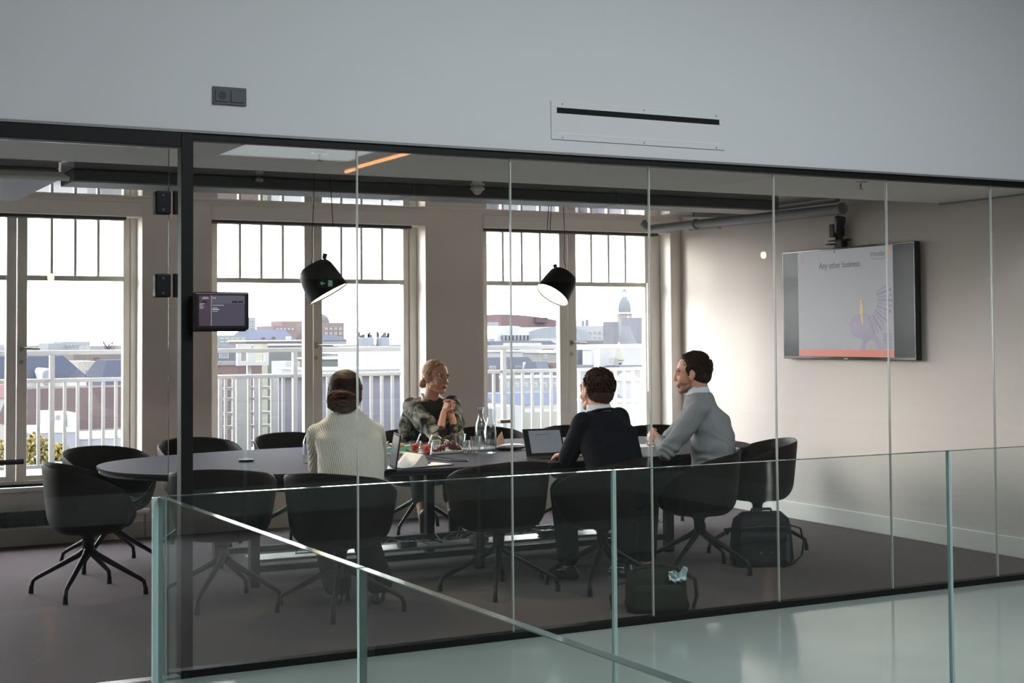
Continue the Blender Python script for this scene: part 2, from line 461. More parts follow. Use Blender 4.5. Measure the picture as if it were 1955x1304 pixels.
# blind boxes over each window
def blindbox(x0, x1, label):
    b = empty('blind_box', ((x0 + x1) / 2, WY, 2.5), 0, label, 'blind box', 'roller blind boxes over the windows')
    MB().box(x0, x1, WY - .012, WY + .15, 2.505, 2.62).build('cover', m_frame, b, bevel=.004, world=True)
    MB().box(x0 + .01, x1 - .12, WY + .02, WY + .15, 2.482, 2.505).build('slot', m_coffer, b, world=True)
for (a, b), lab in zip(W, ('white blind box over the outermost window beyond the photo edge', 'white blind box over the left window, above the radiator', 'white blind box over the middle window', 'white blind box over the right window, beside the ceiling pipes')):
    blindbox(a, b, lab)
# window sills and ledges
for (a, b), lab in zip(W, ('outermost', 'left', 'middle', 'right')):
    structure(MB().box(a, b, WY - .045, FY, SILL - .035, SILL).build('trim_2', m_base, bevel=.005), 'white wooden sill of the %s window' % lab, 'sill')
structure(MB().box(X0, rwx(WY) - .01, WY - .03, WY, 2.66, 2.70).build('trim_3', m_frame, bevel=.004), 'slim cornice along the window wall', 'cornice')
# ------------------------------------------------------------------ people
def frame(d, up=(0, 0, 1)):
    f = Vector(d).normalized(); r = f.cross(Vector(up)).normalized(); u = r.cross(f)
    return Matrix(((r.x, f.x, u.x, 0), (r.y, f.y, u.y, 0), (r.z, f.z, u.z, 0), (0, 0, 0, 1)))


def remesh(mb, name, mats, parent, voxel=.005, smooth=4, fac=.5, paint=None, disp=None):
    """weld overlapping limbs and volumes into one continuous skin"""
    tmp = mb.build(name + '_tmp', mats[0])
    r = tmp.modifiers.new('r', 'REMESH'); r.mode = 'VOXEL'; r.voxel_size = voxel; r.use_smooth_shade = True
    s = tmp.modifiers.new('s', 'SMOOTH'); s.factor = fac; s.iterations = smooth
    dg = bpy.context.evaluated_depsgraph_get()
    me = bpy.data.meshes.new_from_object(tmp.evaluated_get(dg))
    old = tmp.data; bpy.data.objects.remove(tmp); bpy.data.meshes.remove(old)
    me.name = name
    me.materials.clear()
    for q in mats: me.materials.append(q)
    if disp:
        for v in me.vertices: v.co = v.co + v.normal * disp(v.co)
    inv = wm(parent).inverted()
    if paint:
        for p in me.polygons: p.material_index = paint(p.center)
    for v in me.vertices: v.co = inv @ v.co
    for p in me.polygons: p.use_smooth = True
    o = bpy.data.objects.new(name, me); COL.objects.link(o); o.parent = parent
    return o


def loft(mb, rings, n=28):
    """rings: (centre, right vector, forward vector, half width, half depth), closed ends"""
    k = len(mb.v)
    for c, r, f, a, b in rings:
        c, r, f = Vector(c), Vector(r).normalized(), Vector(f).normalized()
        for j in range(n):
            t = 2 * PI * j / n; cs, sn = math.cos(t), math.sin(t)
            mb.v.append(tuple(c + r * (a * math.copysign(abs(cs) ** .85, cs)) + f * (b * math.copysign(abs(sn) ** .85, sn))))
    for i in range(len(rings) - 1):
        for j in range(n):
            mb.f.append([k + i * n + j, k + i * n + (j + 1) % n, k + (i + 1) * n + (j + 1) % n, k + (i + 1) * n + j]); mb.mi.append(mb.cur)
    mb.f.append([k + j for j in range(n)][::-1]); mb.mi.append(mb.cur)
    mb.f.append([k + (len(rings) - 1) * n + j for j in range(n)]); mb.mi.append(mb.cur)


def hand(mb, wrist, d, n, side, curl, sc_=1.0, spread=.0, thumb=0.6, reach=1.0):
    """palm, four fingers of different length and a thumb. d: along the palm, n: where the palm faces, side: +1 thumb on d x n side"""
    d = Vector(d).normalized(); n = Vector(n); n = (n - d * n.dot(d)).normalized(); s = d.cross(n) * side
    w = Vector(wrist)
    P = lambda a, b, c: w + d * (a * sc_) + s * (b * sc_) + n * (c * sc_)
    for b in (-.027, -.009, .009, .026):
        mb.cone(P(.01, b * .62, 0), P(.084, b, .002), .0125 * sc_, .0105 * sc_, 10)
    mb.cone(P(-.02, 0, 0), P(.02, 0, 0), .023 * sc_, .022 * sc_, 12)
    for k, (b, L) in enumerate(((.029, .070), (.0095, .079), (-.0105, .073), (-.029, .057))):
        p = P(.088, b, 0); dirv = (d + s * (spread * (1.5 - k) * .12)).normalized(); a = 0
        seg = (L * .45, L * .31, L * .24); rr = (.0088, .0080, .0072, .0064)
        for q in range(3):
            a += curl[q] * (1 + .06 * k)
            dv = dirv * math.cos(a) + n * math.sin(a)
            e = p + dv * seg[q] * sc_ * reach
            mb.cone(p, e, rr[q] * sc_, rr[q + 1] * sc_, 9); p = e
    p = P(.022, .026, .006); e = p + (d * .55 + s * .7 + n * .35 * thumb).normalized() * .036 * sc_; mb.cone(p, e, .0125 * sc_, .0105 * sc_, 10)
    e2 = e + (d * .85 + s * .15 + n * .5 * thumb).normalized() * .030 * sc_; mb.cone(e, e2, .0102 * sc_, .009 * sc_, 10)
    e3 = e2 + (d * .9 + n * .55 * thumb - s * .1).normalized() * .024 * sc_; mb.cone(e2, e3, .009 * sc_, .0075 * sc_, 10)


def head_shapes(mb, c, M, s=1.0, female=False):
    T = Matrix.Translation(Vector(c)) @ M @ Matrix.Scale(s, 4)
    k = len(mb.v)
    mb.ball((0, -.014, .030), (.075, .094, .086), 28, 18)
    mb.ball((0, .026, -.020), (.060, .062, .080), 24, 14)
    mb.ball((0, .034, -.070), (.043 if female else .049, .045, .036), 20, 12)
    mb.ball((0, .066, -.094), (.018 if female else .023, .018, .016), 14, 8)
    for q in (-1, 1):
        mb.ball((q * .034, .056, -.030), (.023, .022, .026), 14, 8)
        mb.cone((q * .050, .01, -.066), (q * .022, .060, -.090), .015, .015, 10)
        mb.ball((q * .079, -.006, -.008), (.008, .018, .031), 14, 10, rot=(.18, 0, q * .45))
        mb.ball((q * .0815, -.012, -.004), (.006, .020, .024), 12, 8, rot=(.1, 0, q * .6))
    mb.cone((-.036, .072, .026), (.036, .072, .026), .013 if not female else .010, .013 if not female else .010, 10)
    mb.cone((0, .082, .016), (0, .099, -.024), .0085, .0108, 12)
    for q in (-1, 1): mb.ball((q * .0105, .096, -.028), (.0085, .010, .0075), 10, 8)
    mb.ball((0, .077, -.042), (.018, .012, .012), 12, 8)
    mb.ball((0, .0855, -.0535), (.021, .011, .0055), 16, 8)
    mb.ball((0, .0835, -.0630), (.018, .011, .0065), 16, 8)
    mb.ball((0, .076, -.058), (.030, .014, .020), 14, 8)
    mb.cone((0, -.022, -.050), (0, -.036, -.150), .050 if female else .058, .052 if female else .062, 18)
    mb.xf(T, k)
    return T


def face_parts(T, parent, iris=(70, 80, 84), brow=(90, 62, 40)):
    mw = mat('eye_white', (205, 198, 190), .25, var=.03); mi_ = mat('iris_%d' % iris[0], iris, .2); mbw = mat('brow_%d' % brow[0], brow, .8)
    for q in (-1, 1):
        m = MB(); m.ball((q * .0315, .0745, .004), (.0118, .0105, .0075), 14, 10); m.xf(T)
        e = m.build('eye', mw, parent, smooth=True, world=True)
        m = MB(); m.ball((q * .0315, .0838, .004), (.0050, .0022, .0050), 12, 8); m.xf(T); m.build('iris', mi_, e, smooth=True, world=True)
        m = MB(); m.tube([(q * .016, .086, .020), (q * .032, .0855, .026), (q * .048, .075, .020)], [.0022, .0028, .0012], 8); m.xf(T); m.build('eyebrow', mbw, parent, smooth=True, world=True)
        m = MB(); m.tube([(q * .0205, .080, .0065), (q * .031, .0862, .0115), (q * .0435, .076, .0075)], [.0011, .0016, .0011], 6); m.xf(T); m.build('upper_lash', mbw, parent, smooth=True, world=True)


def combed(T, parent, m, n, seed, end, c=(0, -.026, .036), rad=(.0845, .094, .089), r=.0042):
    """locks of hair lying over the skull from the hairline to the bun"""
    rnd = random.Random(seed); g = MB(); c = Vector(c); rad = Vector(rad); end = Vector(end)
    e = Vector(((end.x - c.x) / rad.x, (end.y - c.y) / rad.y, (end.z - c.z) / rad.z)).normalized()
    for k in range(n):
        a = math.radians(-118 + 236 * (k + rnd.random() * .8) / n)
        s = Vector((math.sin(a) * .98, .62 * math.cos(a) + .02, .66 * math.cos(a) - .12 + rnd.uniform(-.04, .04))).normalized()
        pts = []; rs = []
        for i in range(9):
            t = i / 8; d = s.slerp(e, t * .93); w = 1.0 + .012 * math.sin(7 * t + k) + rnd.uniform(-.004, .008)
            pts.append(c + Vector((d.x * rad.x, d.y * rad.y, d.z * rad.z)) * w); rs.append(r * (.35 + 1.1 * math.sin(PI * min(1, t * .8 + .12))))
        g.tube(pts, rs, 6)
    g.xf(T)
    return g.build('hair_locks', m, parent, smooth=True, world=True, auto=180)


def tufts(T, parent, m, n, seed, c=(0, -.026, .036), rad=(.081, .091, .088), L=.02, low=-.62):
    """short cropped hair as many small tufts"""
    rnd = random.Random(seed); g = MB(); c = Vector(c); rad = Vector(rad); k = 0
    while k < n:
        d = Vector((rnd.gauss(0, 1), rnd.gauss(0, 1), rnd.gauss(0, 1))).normalized()
        if d.z < low or d.y > .30 + .45 * max(0, d.z) or (d.y > .05 and d.z < .1): continue
        p = c + Vector((d.x * rad.x, d.y * rad.y, d.z * rad.z)) * .985
        flow = Vector((rnd.uniform(-.5, .5), .5 if d.z > .5 else -.2, -.9 if d.z < .5 else .1)); flow = (flow - d * flow.dot(d)).normalized()
        q = p + flow * L * rnd.uniform(.7, 1.2) + d * L * rnd.uniform(.12, .35)
        g.tube([p, p.lerp(q, .5) + d * .002, q], [.0035, .0038, .0008], 5); k += 1
    g.xf(T)
    return g.build('hair_tufts', m, parent, smooth=True, world=True, auto=180)


def skin_mat(name, rgb): return mat(name, rgb, .5, var=.10, scale=14, bump=.02, bscale=200, spec=.35)


m_skinf = skin_mat('fair_skin', (222, 172, 146)); m_skinm = skin_mat('ruddy_skin', (206, 150, 126)); m_lip = mat('lips', (192, 116, 104), .4, var=.06)
m_knit = mat('cream_rib_knit', (226, 220, 206), .9, rgb2=(196, 190, 176), scale=34, wave='X', bump=.35, spec=.1)
m_grsw = mat('grey_melange_wool', (150, 152, 154), .95, var=.22, scale=120, bump=.25, bscale=300, spec=.1)
m_navy = mat('navy_wool', (18, 19, 27), .85, var=.25, scale=60, bump=.1, bscale=300, spec=.15)
m_navy2 = mat('dark_navy_trousers', (14, 14, 20), .85, var=.25, scale=60, spec=.15)
m_brown = mat('dark_brown_trousers', (34, 26, 26), .85, var=.25, scale=60, spec=.15)
m_shirt = mat('pale_shirt_cotton', (214, 222, 230), .7, var=.05, scale=20)
m_shoe = mat('black_shoe_leather', (20, 19, 20), .3, var=.2, scale=20)
m_camo = mat('mottled_cardigan_knit', (150, 146, 132), .92, rgb2=(38, 36, 40), scale=9, bump=.3, bscale=200, spec=.1)
_n = m_camo.node_tree
_cr = _n.nodes.new('ShaderNodeValToRGB'); _cr.color_ramp.interpolation = 'EASE'
_e = _cr.color_ramp.elements; _e[0].position = .40; _e[0].color = (*lin((42, 38, 42)), 1); _e[1].position = .47; _e[1].color = (*lin((96, 98, 88)), 1)
_x = _cr.color_ramp.elements.new(.54); _x.color = (*lin((128, 128, 118)), 1); _x = _cr.color_ramp.elements.new(.62); _x.color = (*lin((178, 166, 158)), 1)
_tx = [q for q in _n.nodes if q.type == 'TEX_NOISE'][0]; _tx.inputs['Distortion'].default_value = 1.6
_n.links.new(_tx.outputs['Fac'], _cr.inputs[0]); _n.links.new(_cr.outputs[0], _n.nodes['Principled BSDF'].inputs['Base Color'])


def hair_mat(name, a, b):
    return mat(name, a, .65, rgb2=b, scale=40, bump=.4, bscale=120, spec=.2)


def leg_set(mb, hip, knee, ankle, rt=.085, rk=.060, ra=.036):
    mb.cone(hip, knee, rt, rk, 16); mb.cone(knee, ankle, rk * .95, ra, 14)


def shoe(parent, ankle, toe, m, name='shoe', tall=.0):
    a, t = Vector(ankle), Vector(toe); mb = MB()
    ft = (t - a); ft.z = 0; ft.normalize()
    h = Vector((a.x, a.y, .035)) - ft * .035
    mb.cone(h, Vector((t.x, t.y, .030)) - ft * .02, .036, .026, 14)
    mb.cone(h + Vector((0, 0, .0)), Vector((a.x, a.y, .075)) - ft * .01, .036, .038, 14)
    mb.ball(Vector((t.x, t.y, .026)) - ft * .035, (.040, .040, .024), 14, 8)
    if tall: mb.cone((a.x, a.y, .07), (a.x - ft.x * .0, a.y, .07 + tall), .040, .046, 14)
    for i, v in enumerate(mb.v):
        if v[2] < .004: mb.v[i] = (v[0], v[1], .004)
    return remesh(mb, name, [m], parent, voxel=.006, smooth=3)


def tips(p):  # unit helpers
    return Vector(p)


# ---- woman in the cream sweater, seen from behind -------------------------------------------
def woman_cream():
    P = empty('person', (3.10, 7.80, 0), 0, 'woman with pinned up brown hair in a cream knit sweater, back to the glass', 'person')
    f = Vector((.30, .95, 0)).normalized(); r = Vector((f.y, -f.x, 0))
    pel = Vector((3.12, 7.80, .58)); ch = Vector((3.145, 7.88, .88)); nb = Vector((3.155, 7.955, 1.118)); hc = Vector((3.178, 8.03, 1.222))
    SL, SR = nb - r * .155 + Vector((-.01, 0, -.125)), nb + r * .155 + Vector((0, -.01, -.12))
    EL, ER = Vector((3.035, 8.10, .80)), Vector((3.40, 8.07, .80)); WL, WR = Vector((3.13, 8.30, .775)), Vector((3.475, 8.235, .785))
    b = MB(); M = frame((.50, .86, -.30)); T = head_shapes(b, hc, M, 1.12, True)
    b.cone(nb + Vector((0, 0, -.03)), hc + Vector((0, -.02, -.06)), .055, .050, 18)
    loft(b, [(pel - Vector((0, 0, .06)), r, f, .15, .10), (pel + Vector((0, 0, .08)), r, f, .135, .10), (ch, r, f, .145, .105), (nb - Vector((0, 0, .05)), r, f, .13, .075), (nb, r, f, .06, .05)])
    for S, E_, W_ in ((SL, EL, WL), (SR, ER, WR)): b.cone(S, E_, .048, .036); b.cone(E_, W_, .036, .024)
    hand(b, WR + Vector((.0, .01, 0)), (.1, .9, -.12), (0, 0, -1), -1, (.35, .5, .4), .92)
    hand(b, WL + Vector((.0, .01, 0)), (.5, .8, -.1), (0, 0, -1), 1, (.3, .4, .3), .92)
    HL, HR = pel - r * .09, pel + r * .09
    KL, KR = Vector((3.10, 8.25, .55)), Vector((3.30, 8.20, .55)); AL, AR = Vector((3.13, 8.05, .10)), Vector((3.36, 7.98, .10))
    leg_set(b, HL, KL, AL); leg_set(b, HR, KR, AR)
    remesh(b, 'body', [m_skinf], P, voxel=.005, smooth=4)
    c = MB()
    loft(c, [(pel + Vector((0, 0, -.03)), r, f, .175, .145), (pel + Vector((0, 0, .10)), r, f, .185, .15), (ch + Vector((0, -.01, .0)), r, f, .190, .14),
             (ch + Vector((0, .03, .10)), r, f, .192, .13), (nb - Vector((0, 0, .10)), r, f, .186, .118), (nb - Vector((0, 0, .055)), r, f, .158, .104), (nb - Vector((0, 0, .018)), r, f, .105, .088), (nb + Vector((0, 0, .018)), r, f, .076, .070)])
    for S, E_, W_ in ((SL, EL, WL), (SR, ER, WR)):
        c.cone(S, E_, .066, .062); c.cone(E_, E_.lerp(W_, .82), .060, .048); c.cone(E_.lerp(W_, .80), E_.lerp(W_, .92), .046, .034)
    remesh(c, 'sweater', [m_knit], P, voxel=.010, smooth=6, disp=lambda q: .006 * noise.noise(Vector((q.x * 9, q.y * 9, q.z * 5))))
    t = MB(); loft(t, [(pel - Vector((0, 0, .10)), r, f, .18, .14), (pel + Vector((0, 0, .05)), r, f, .17, .13)])
    for H_, K_, A_ in ((HL, KL, AL), (HR, KR, AR)): t.cone(H_, K_, .10, .078); t.cone(K_, A_ + Vector((0, 0, .03)), .078, .085)
    remesh(t, 'trousers', [m_brown], P, voxel=.012, smooth=5)
    shoe(P, AL, AL + Vector((.05, .16, 0)), m_shoe); shoe(P, AR, AR + Vector((.06, .16, 0)), m_shoe)
    h = MB(); hm = hair_mat('dark_brown_hair', (52, 34, 26), (28, 18, 15))
    h.ball((0, -.024, .034), (.086, .094, .088), 26, 16); h.ball((0, -.045, -.020), (.084, .074, .072), 22, 14); h.ball((0, -.055, -.075), (.064, .052, .05), 18, 12)
    for q in (-1, 1): h.cone((q * .066, .03, .03), (q * .060, -.055, -.065), .020, .022, 12); h.ball((q * .074, -.012, -.008), (.016, .042, .046), 14, 10)
    h.xf(T)
    hr = remesh(h, 'hair', [hm], P, voxel=.006, smooth=3, disp=lambda q: .004 * noise.noise(Vector((q.x * 22, q.y * 22, q.z * 60))))
    hm2 = hair_mat('brown_hair_light_strands', (84, 58, 38), (34, 23, 18))
    m = MB(); rnd = random.Random(3)
    combed(T, hr, hm, 84, 4, (0, -.10, -.045))
    for k in range(22):
        a0 = rnd.uniform(0, 6.28); rr = rnd.uniform(.014, .044); cz = rnd.uniform(-.022, .014)
        pts = [((rr + .002 * i) * math.cos(a0 + i * .55), -.112 - .010 * math.sin(i * .6 + k) - (.012 if rr < .03 else 0), -.052 + cz + rr * .75 * math.sin(a0 + i * .55)) for i in range(9)]
        m.tube(pts, [.005, .009, .011, .012, .012, .012, .011, .009, .004], 8)
    m.ball((0, -.092, -.058), (.052, .036, .040), 18, 12); m.xf(Matrix.Translation((.008, .0, -.020)) @ Matrix.Translation((0, -.09, -.05)) @ Matrix.Diagonal((1.4, 1.1, 1.15, 1)) @ Matrix.Translation((0, .09, .05))); m.xf(T)
    m.build('hair_bun', hm2, hr, smooth=True, world=True, auto=180)
    m = MB()
    for k in range(7):
        x0 = .066 + rnd.uniform(-.01, .012)
        m.tube([(x0, -.01, -.02), (x0 + .008, -.005 + rnd.uniform(-.02, .01), -.06), (x0 + rnd.uniform(-.01, .012), rnd.uniform(-.03, .0), -.11)], [.0012, .001, .0006], 5)
    m.xf(T); m.build('loose_strands', hm, hr, world=True)
    face_parts(T, P)


# ---- blonde woman facing the viewer ---------------------------------------------------------
def woman_blonde():
    P = empty('person', (4.82, 10.70, 0), 0, 'blonde woman in a mottled grey cardigan, hands clasped, facing the viewer', 'person')
    f = Vector((.22, -.97, 0)).normalized(); r = Vector((f.y, -f.x, 0))
    pel = Vector((4.80, 10.74, .58)); ch = Vector((4.83, 10.58, .88)); nb = Vector((4.868, 10.485, 1.098)); hc = Vector((4.882, 10.42, 1.230))
    SR, SL = Vector((4.712, 10.53, 1.012)), Vector((5.035, 10.47, 1.018))
    ER, EL = at(838, 836, Y=10.16), at(872, 832, Y=10.10); ER.z = .785; EL.z = .785
    hctr = at(856, 774, Y=10.22)
    WR, WL = hctr + Vector((-.040, .0, -.055)), hctr + Vector((.020, -.0, -.060))
    b = MB(); M = frame((.34, -.93, -.06), (.06, .02, 1)); T = head_shapes(b, hc, M, 1.14, True)
    b.cone(nb + Vector((0, 0, -.03)), hc + Vector((-.01, .02, -.06)), .054, .049, 18)
    loft(b, [(pel - Vector((0, 0, .06)), r, f, .15, .10), (pel + Vector((0, 0, .08)), r, f, .13, .095), (ch, r, f, .14, .11), (nb - Vector((0, 0, .05)), r, f, .125, .07), (nb, r, f, .06, .05)])
    for S, E_, W_ in ((SR, ER, WR), (SL, EL, WL)): b.cone(S, E_, .044, .036); b.cone(E_, W_, .037, .0235)
    # clasped hands: palms face each other, fingers fold over the back of the other hand
    ud = Vector((.10, -.15, 1)).normalized(); rr = Vector((.93, .30, 0)).normalized()
    hand(b, WR + rr * .004, (.35, -.05, 1), rr, -1, (.75, .65, .35), .93)
    hand(b, WL - rr * .002 + Vector((0, -.012, .004)), (-.15, -.05, 1), -rr, 1, (.75, .65, .35), .93)
    HR, HL = pel + r * .09, pel - r * .09
    KR, KL = Vector((4.66, 10.30, .54)), Vector((4.93, 10.28, .54)); AR, AL = Vector((4.575, 9.97, .12)), Vector((4.835, 10.02, .12))
    leg_set(b, HR, KR, AR); leg_set(b, HL, KL, AL)
    def paint(c):
        q = T.inverted() @ c
        if q.y > .076 and abs(q.x) < .022 and -.069 < q.z < -.049: return 1
        return 0
    remesh(b, 'body', [m_skinf, m_lip], P, voxel=.0042, smooth=2, paint=paint)
    t = MB(); loft(t, [(pel - Vector((0, 0, .08)), r, f, .16, .12), (ch - Vector((0, 0, .12)), r, f, .15, .115), (ch, r, f, .152, .118), (nb - Vector((0, 0, .06)), r, f, .135, .082), (nb - Vector((0, 0, .022)), r, f, .075, .062)])
    remesh(t, 'top', [mat('dark_green_top', (46, 50, 46), .9, var=.2, scale=30)], P, voxel=.010, smooth=4)
    c = MB(); rg = r
    loft(c, [(pel + Vector((0, 0, -.05)), r, f, .19, .13), (ch - Vector((0, 0, .10)) - f * .02, r, f, .19, .115), (ch - f * .025, r, f, .185, .115),
             (ch + Vector((.01, -.03, .09)) - f * .02, r, f, .175, .10), (nb - Vector((0, 0, .06)) - f * .02, r, f, .15, .082), (nb - Vector((0, 0, .02)) - f * .03, r, f, .088, .05)])
    for S, E_, W_ in ((SR, ER, WR), (SL, EL, WL)):
        c.cone(S, S.lerp(E_, .55) + Vector((-.01 if S is SR else .01, 0, -.01)), .070, .075); c.cone(S.lerp(E_, .5), E_ + Vector((0, .02, .01)), .075, .066); c.cone(E_, E_.lerp(W_, .22), .060, .050)
    remesh(c, 'cardigan', [m_camo], P, voxel=.009, smooth=5, disp=lambda q: .008 * noise.noise(Vector((q.x * 12, q.y * 12, q.z * 9))))
    m = MB()
    for q in (-1, 1):
        m.tube([nb + r * (q * .066) - f * .03 + Vector((0, 0, .005)), nb + r * (q * .078) + f * .055 + Vector((0, 0, -.05)), ch + r * (q * .075) + f * .105 + Vector((0, 0, .02)), ch + r * (q * .06) + f * .11 + Vector((0, 0, -.14))],
               [.016, .022, .024, .022], 10, flat=.45)
    m.build('cardigan_edge', mat('sage_cardigan_band', (124, 128, 116), .9, var=.15, scale=40), P, smooth=True, world=True, auto=180)
    t = MB(); loft(t, [(pel - Vector((0, 0, .10)), r, f, .17, .13), (pel + Vector((0, 0, .04)), r, f, .165, .12)])
    for H_, K_, A_ in ((HR, KR, AR), (HL, KL, AL)): t.cone(H_, K_, .092, .066); t.cone(K_, K_.lerp(A_, .50), .068, .070)
    remesh(t, 'trousers', [m_navy2], P, voxel=.011, smooth=4)
    shoe(P, AR, AR + Vector((.02, -.16, 0)), m_shoe, 'boot', .16); shoe(P, AL, AL + Vector((.05, -.15, 0)), m_shoe, 'boot', .16)
    h = MB(); hm = hair_mat('blonde_hair', (200, 162, 120), (150, 112, 78))
    h.ball((0, -.026, .040), (.081, .088, .084), 26, 16); h.ball((0, -.040, .000), (.077, .070, .060), 20, 12)
    for q in (-1, 1):
        h.cone((q * .028, .036, .088), (q * .066, .008, .035), .014, .015, 12); h.cone((q * .066, .008, .035), (q * .068, -.045, -.02), .015, .02, 12)
    h.cone((-.02, .038, .090), (.03, .038, .090), .013, .013, 10)
    h.xf(T)
    hr = remesh(h, 'hair', [hm], P, voxel=.005, smooth=3, disp=lambda q: .0025 * noise.noise(Vector((q.x * 30, q.y * 30, q.z * 80))))
    combed(T, hr, hm, 84, 8, (.018, -.095, -.045), c=(0, -.026, .038), rad=(.0795, .088, .0855), r=.0036)
    m = MB(); rnd = random.Random(5)
    for k in range(12):
        a0 = rnd.uniform(0, 6.28); rr_ = rnd.uniform(.010, .026)
        m.tube([((rr_) * math.cos(a0 + i * .6) + .018, -.105 - .006 * math.sin(i + k), -.052 + rr_ * math.sin(a0 + i * .6)) for i in range(8)], [.004, .007, .008, .009, .009, .008, .007, .003], 8)
    m.ball((.018, -.092, -.052), (.030, .026, .028), 16, 10); m.xf(T); m.build('hair_bun', hm, hr, smooth=True, world=True, auto=180)
    face_parts(T, P, (66, 74, 66), (128, 92, 64))
    m = MB(); m.tube([(.083, .0, -.040), (.084, .0, -.055)], .0028, 8); m.xf(T); m.build('earring', m_steel, P, smooth=True, world=True)
    # tattoo on the left forearm
    pm = EL.lerp(WL, .5)
    m = MB(); rnd = random.Random(9); ax = (WL - EL).normalized()
    for k in range(5):
        c0 = EL.lerp(WL, .35 + .10 * k) + Vector((-.01 + rnd.uniform(-.006, .008), -.0275 + k * .0012, 0))
        m.ball(c0, (.006, .003, .009), 8, 6)
    m.build('forearm_tattoo', mat('tattoo_ink', (70, 72, 56), .6), P, smooth=True, world=True)


# ---- man in the navy jacket, seen from behind --------------------------------------------------
def man_navy():
    P = empty('person', (4.82, 7.74, 0), 0, 'man with short brown hair in a navy jacket, back to the glass', 'person')
    f = Vector((-.30, .95, 0)).normalized(); r = Vector((f.y, -f.x, 0))
    pel = Vector((4.86, 7.72, .58)); ch = Vector((4.84, 7.80, .86)); nb = Vector((4.812, 7.865, 1.070)); hc = Vector((4.822, 7.93, 1.200))
    SL, SR = nb - r * .185 + Vector((.02, .0, -.062)), nb + r * .185 + Vector((0, .01, -.045))
    EL, ER = at(1084, 885, Y=7.95), Vector((5.13, 8.07, .79)); WL, WR = Vector((4.78, 8.24, .785)), Vector((5.00, 8.32, .785))
    EL.z = .79
    b = MB(); M = frame((-.16, .985, .04)); T = head_shapes(b, hc, M, 1.18, False)
    b.cone(nb + Vector((0, 0, -.03)), hc + Vector((0, -.02, -.06)), .066, .060, 18)
    loft(b, [(pel - Vector((0, 0, .06)), r, f, .16, .12), (pel + Vector((0, 0, .08)), r, f, .16, .12), (ch, r, f, .17, .12), (nb - Vector((0, 0, .05)), r, f, .15, .085), (nb, r, f, .068, .06)])
    for S, E_, W_ in ((SL, EL, WL), (SR, ER, WR)): b.cone(S, E_, .052, .042); b.cone(E_, W_, .042, .029)
    hand(b, WL + Vector((.0, .01, 0)), (.1, .95, -.1), (0, 0, -1), 1, (.3, .45, .3)); hand(b, WR + Vector((.0, .01, 0)), (-.5, .8, -.1), (0, 0, -1), -1, (.3, .45, .3))
    HL, HR = pel - r * .10, pel + r * .10
    KL, KR = at(1075, 985, Y=8.25), Vector((5.12, 8.20, .55)); KL.z = .55
    AL, AR = Vector((4.72, 8.12, .11)), Vector((5.08, 7.98, .11))
    leg_set(b, HL, KL, AL, .095, .066, .042); leg_set(b, HR, KR, AR, .095, .066, .042)
    remesh(b, 'body', [m_skinm], P, voxel=.005, smooth=4)
    s = MB(); loft(s, [(nb + Vector((0, 0, -.06)), r, f, .10, .085), (nb + Vector((-.003, .004, .0)), r, f, .080, .078), (nb + Vector((-.006, .012, .048)), r, f, .070, .072)])
    remesh(s, 'shirt_collar', [m_shirt], P, voxel=.006, smooth=3)
    c = MB()
    loft(c, [(pel + Vector((0, 0, -.08)), r, f, .21, .165), (pel + Vector((0, 0, .08)), r, f, .195, .155), (ch, r, f, .212, .150), (ch + Vector((0, .02, .10)), r, f, .218, .135),
             (nb - Vector((0, 0, .060)), r, f, .20, .105), (nb - Vector((0, 0, .022)), r, f, .125, .085), (nb + Vector((0, 0, .014)) - f * .006, r, f, .078, .070)])
    for S, E_, W_ in ((SL, EL, WL), (SR, ER, WR)): c.cone(S, E_, .072, .060); c.cone(E_, W_, .058, .044)
    remesh(c, 'jacket', [m_navy], P, voxel=.009, smooth=3, disp=lambda q: .004 * noise.noise(Vector((q.x * 8, q.y * 8, q.z * 16))))
    m = MB(); m.tube([nb - r * .085 + f * .06 + Vector((0, 0, -.012)), nb - r * .075 - f * .045 + Vector((0, 0, .018)), nb - f * .082 + Vector((0, 0, .024)), nb + r * .075 - f * .045 + Vector((0, 0, .018)), nb + r * .085 + f * .06 + Vector((0, 0, -.012))], .016, 10, flat=.5)
    m.build('jacket_collar', m_navy, P, smooth=True, world=True, auto=180)
    t = MB(); loft(t, [(pel - Vector((0, 0, .10)), r, f, .18, .15), (pel + Vector((0, 0, .04)), r, f, .18, .14)])
    for H_, K_, A_ in ((HL, KL, AL), (HR, KR, AR)): t.cone(H_, K_, .105, .085); t.cone(K_, A_ + Vector((0, 0, .04)), .086, .070)
    remesh(t, 'trousers', [m_navy2], P, voxel=.011, smooth=4)
    shoe(P, AL, AL + Vector((-.14, .14, 0)), m_shoe); shoe(P, AR, AR + Vector((-.02, .18, 0)), m_shoe)
    h = MB(); hm = hair_mat('short_brown_hair', (74, 48, 34), (40, 27, 21))
    h.ball((0, -.022, .038), (.081, .090, .085), 26, 16); h.ball((0, -.040, -.010), (.073, .072, .066), 20, 12); h.ball((0, .012, .088), (.053, .046, .026), 16, 10)
    h.xf(T)
    hr = remesh(h, 'hair', [hm], P, voxel=.005, smooth=3, disp=lambda q: .004 * noise.noise(Vector((q.x * 40, q.y * 40, q.z * 40))))
    tufts(T, hr, hm, 420, 3)
    face_parts(T, P, (60, 60, 60), (70, 50, 36))


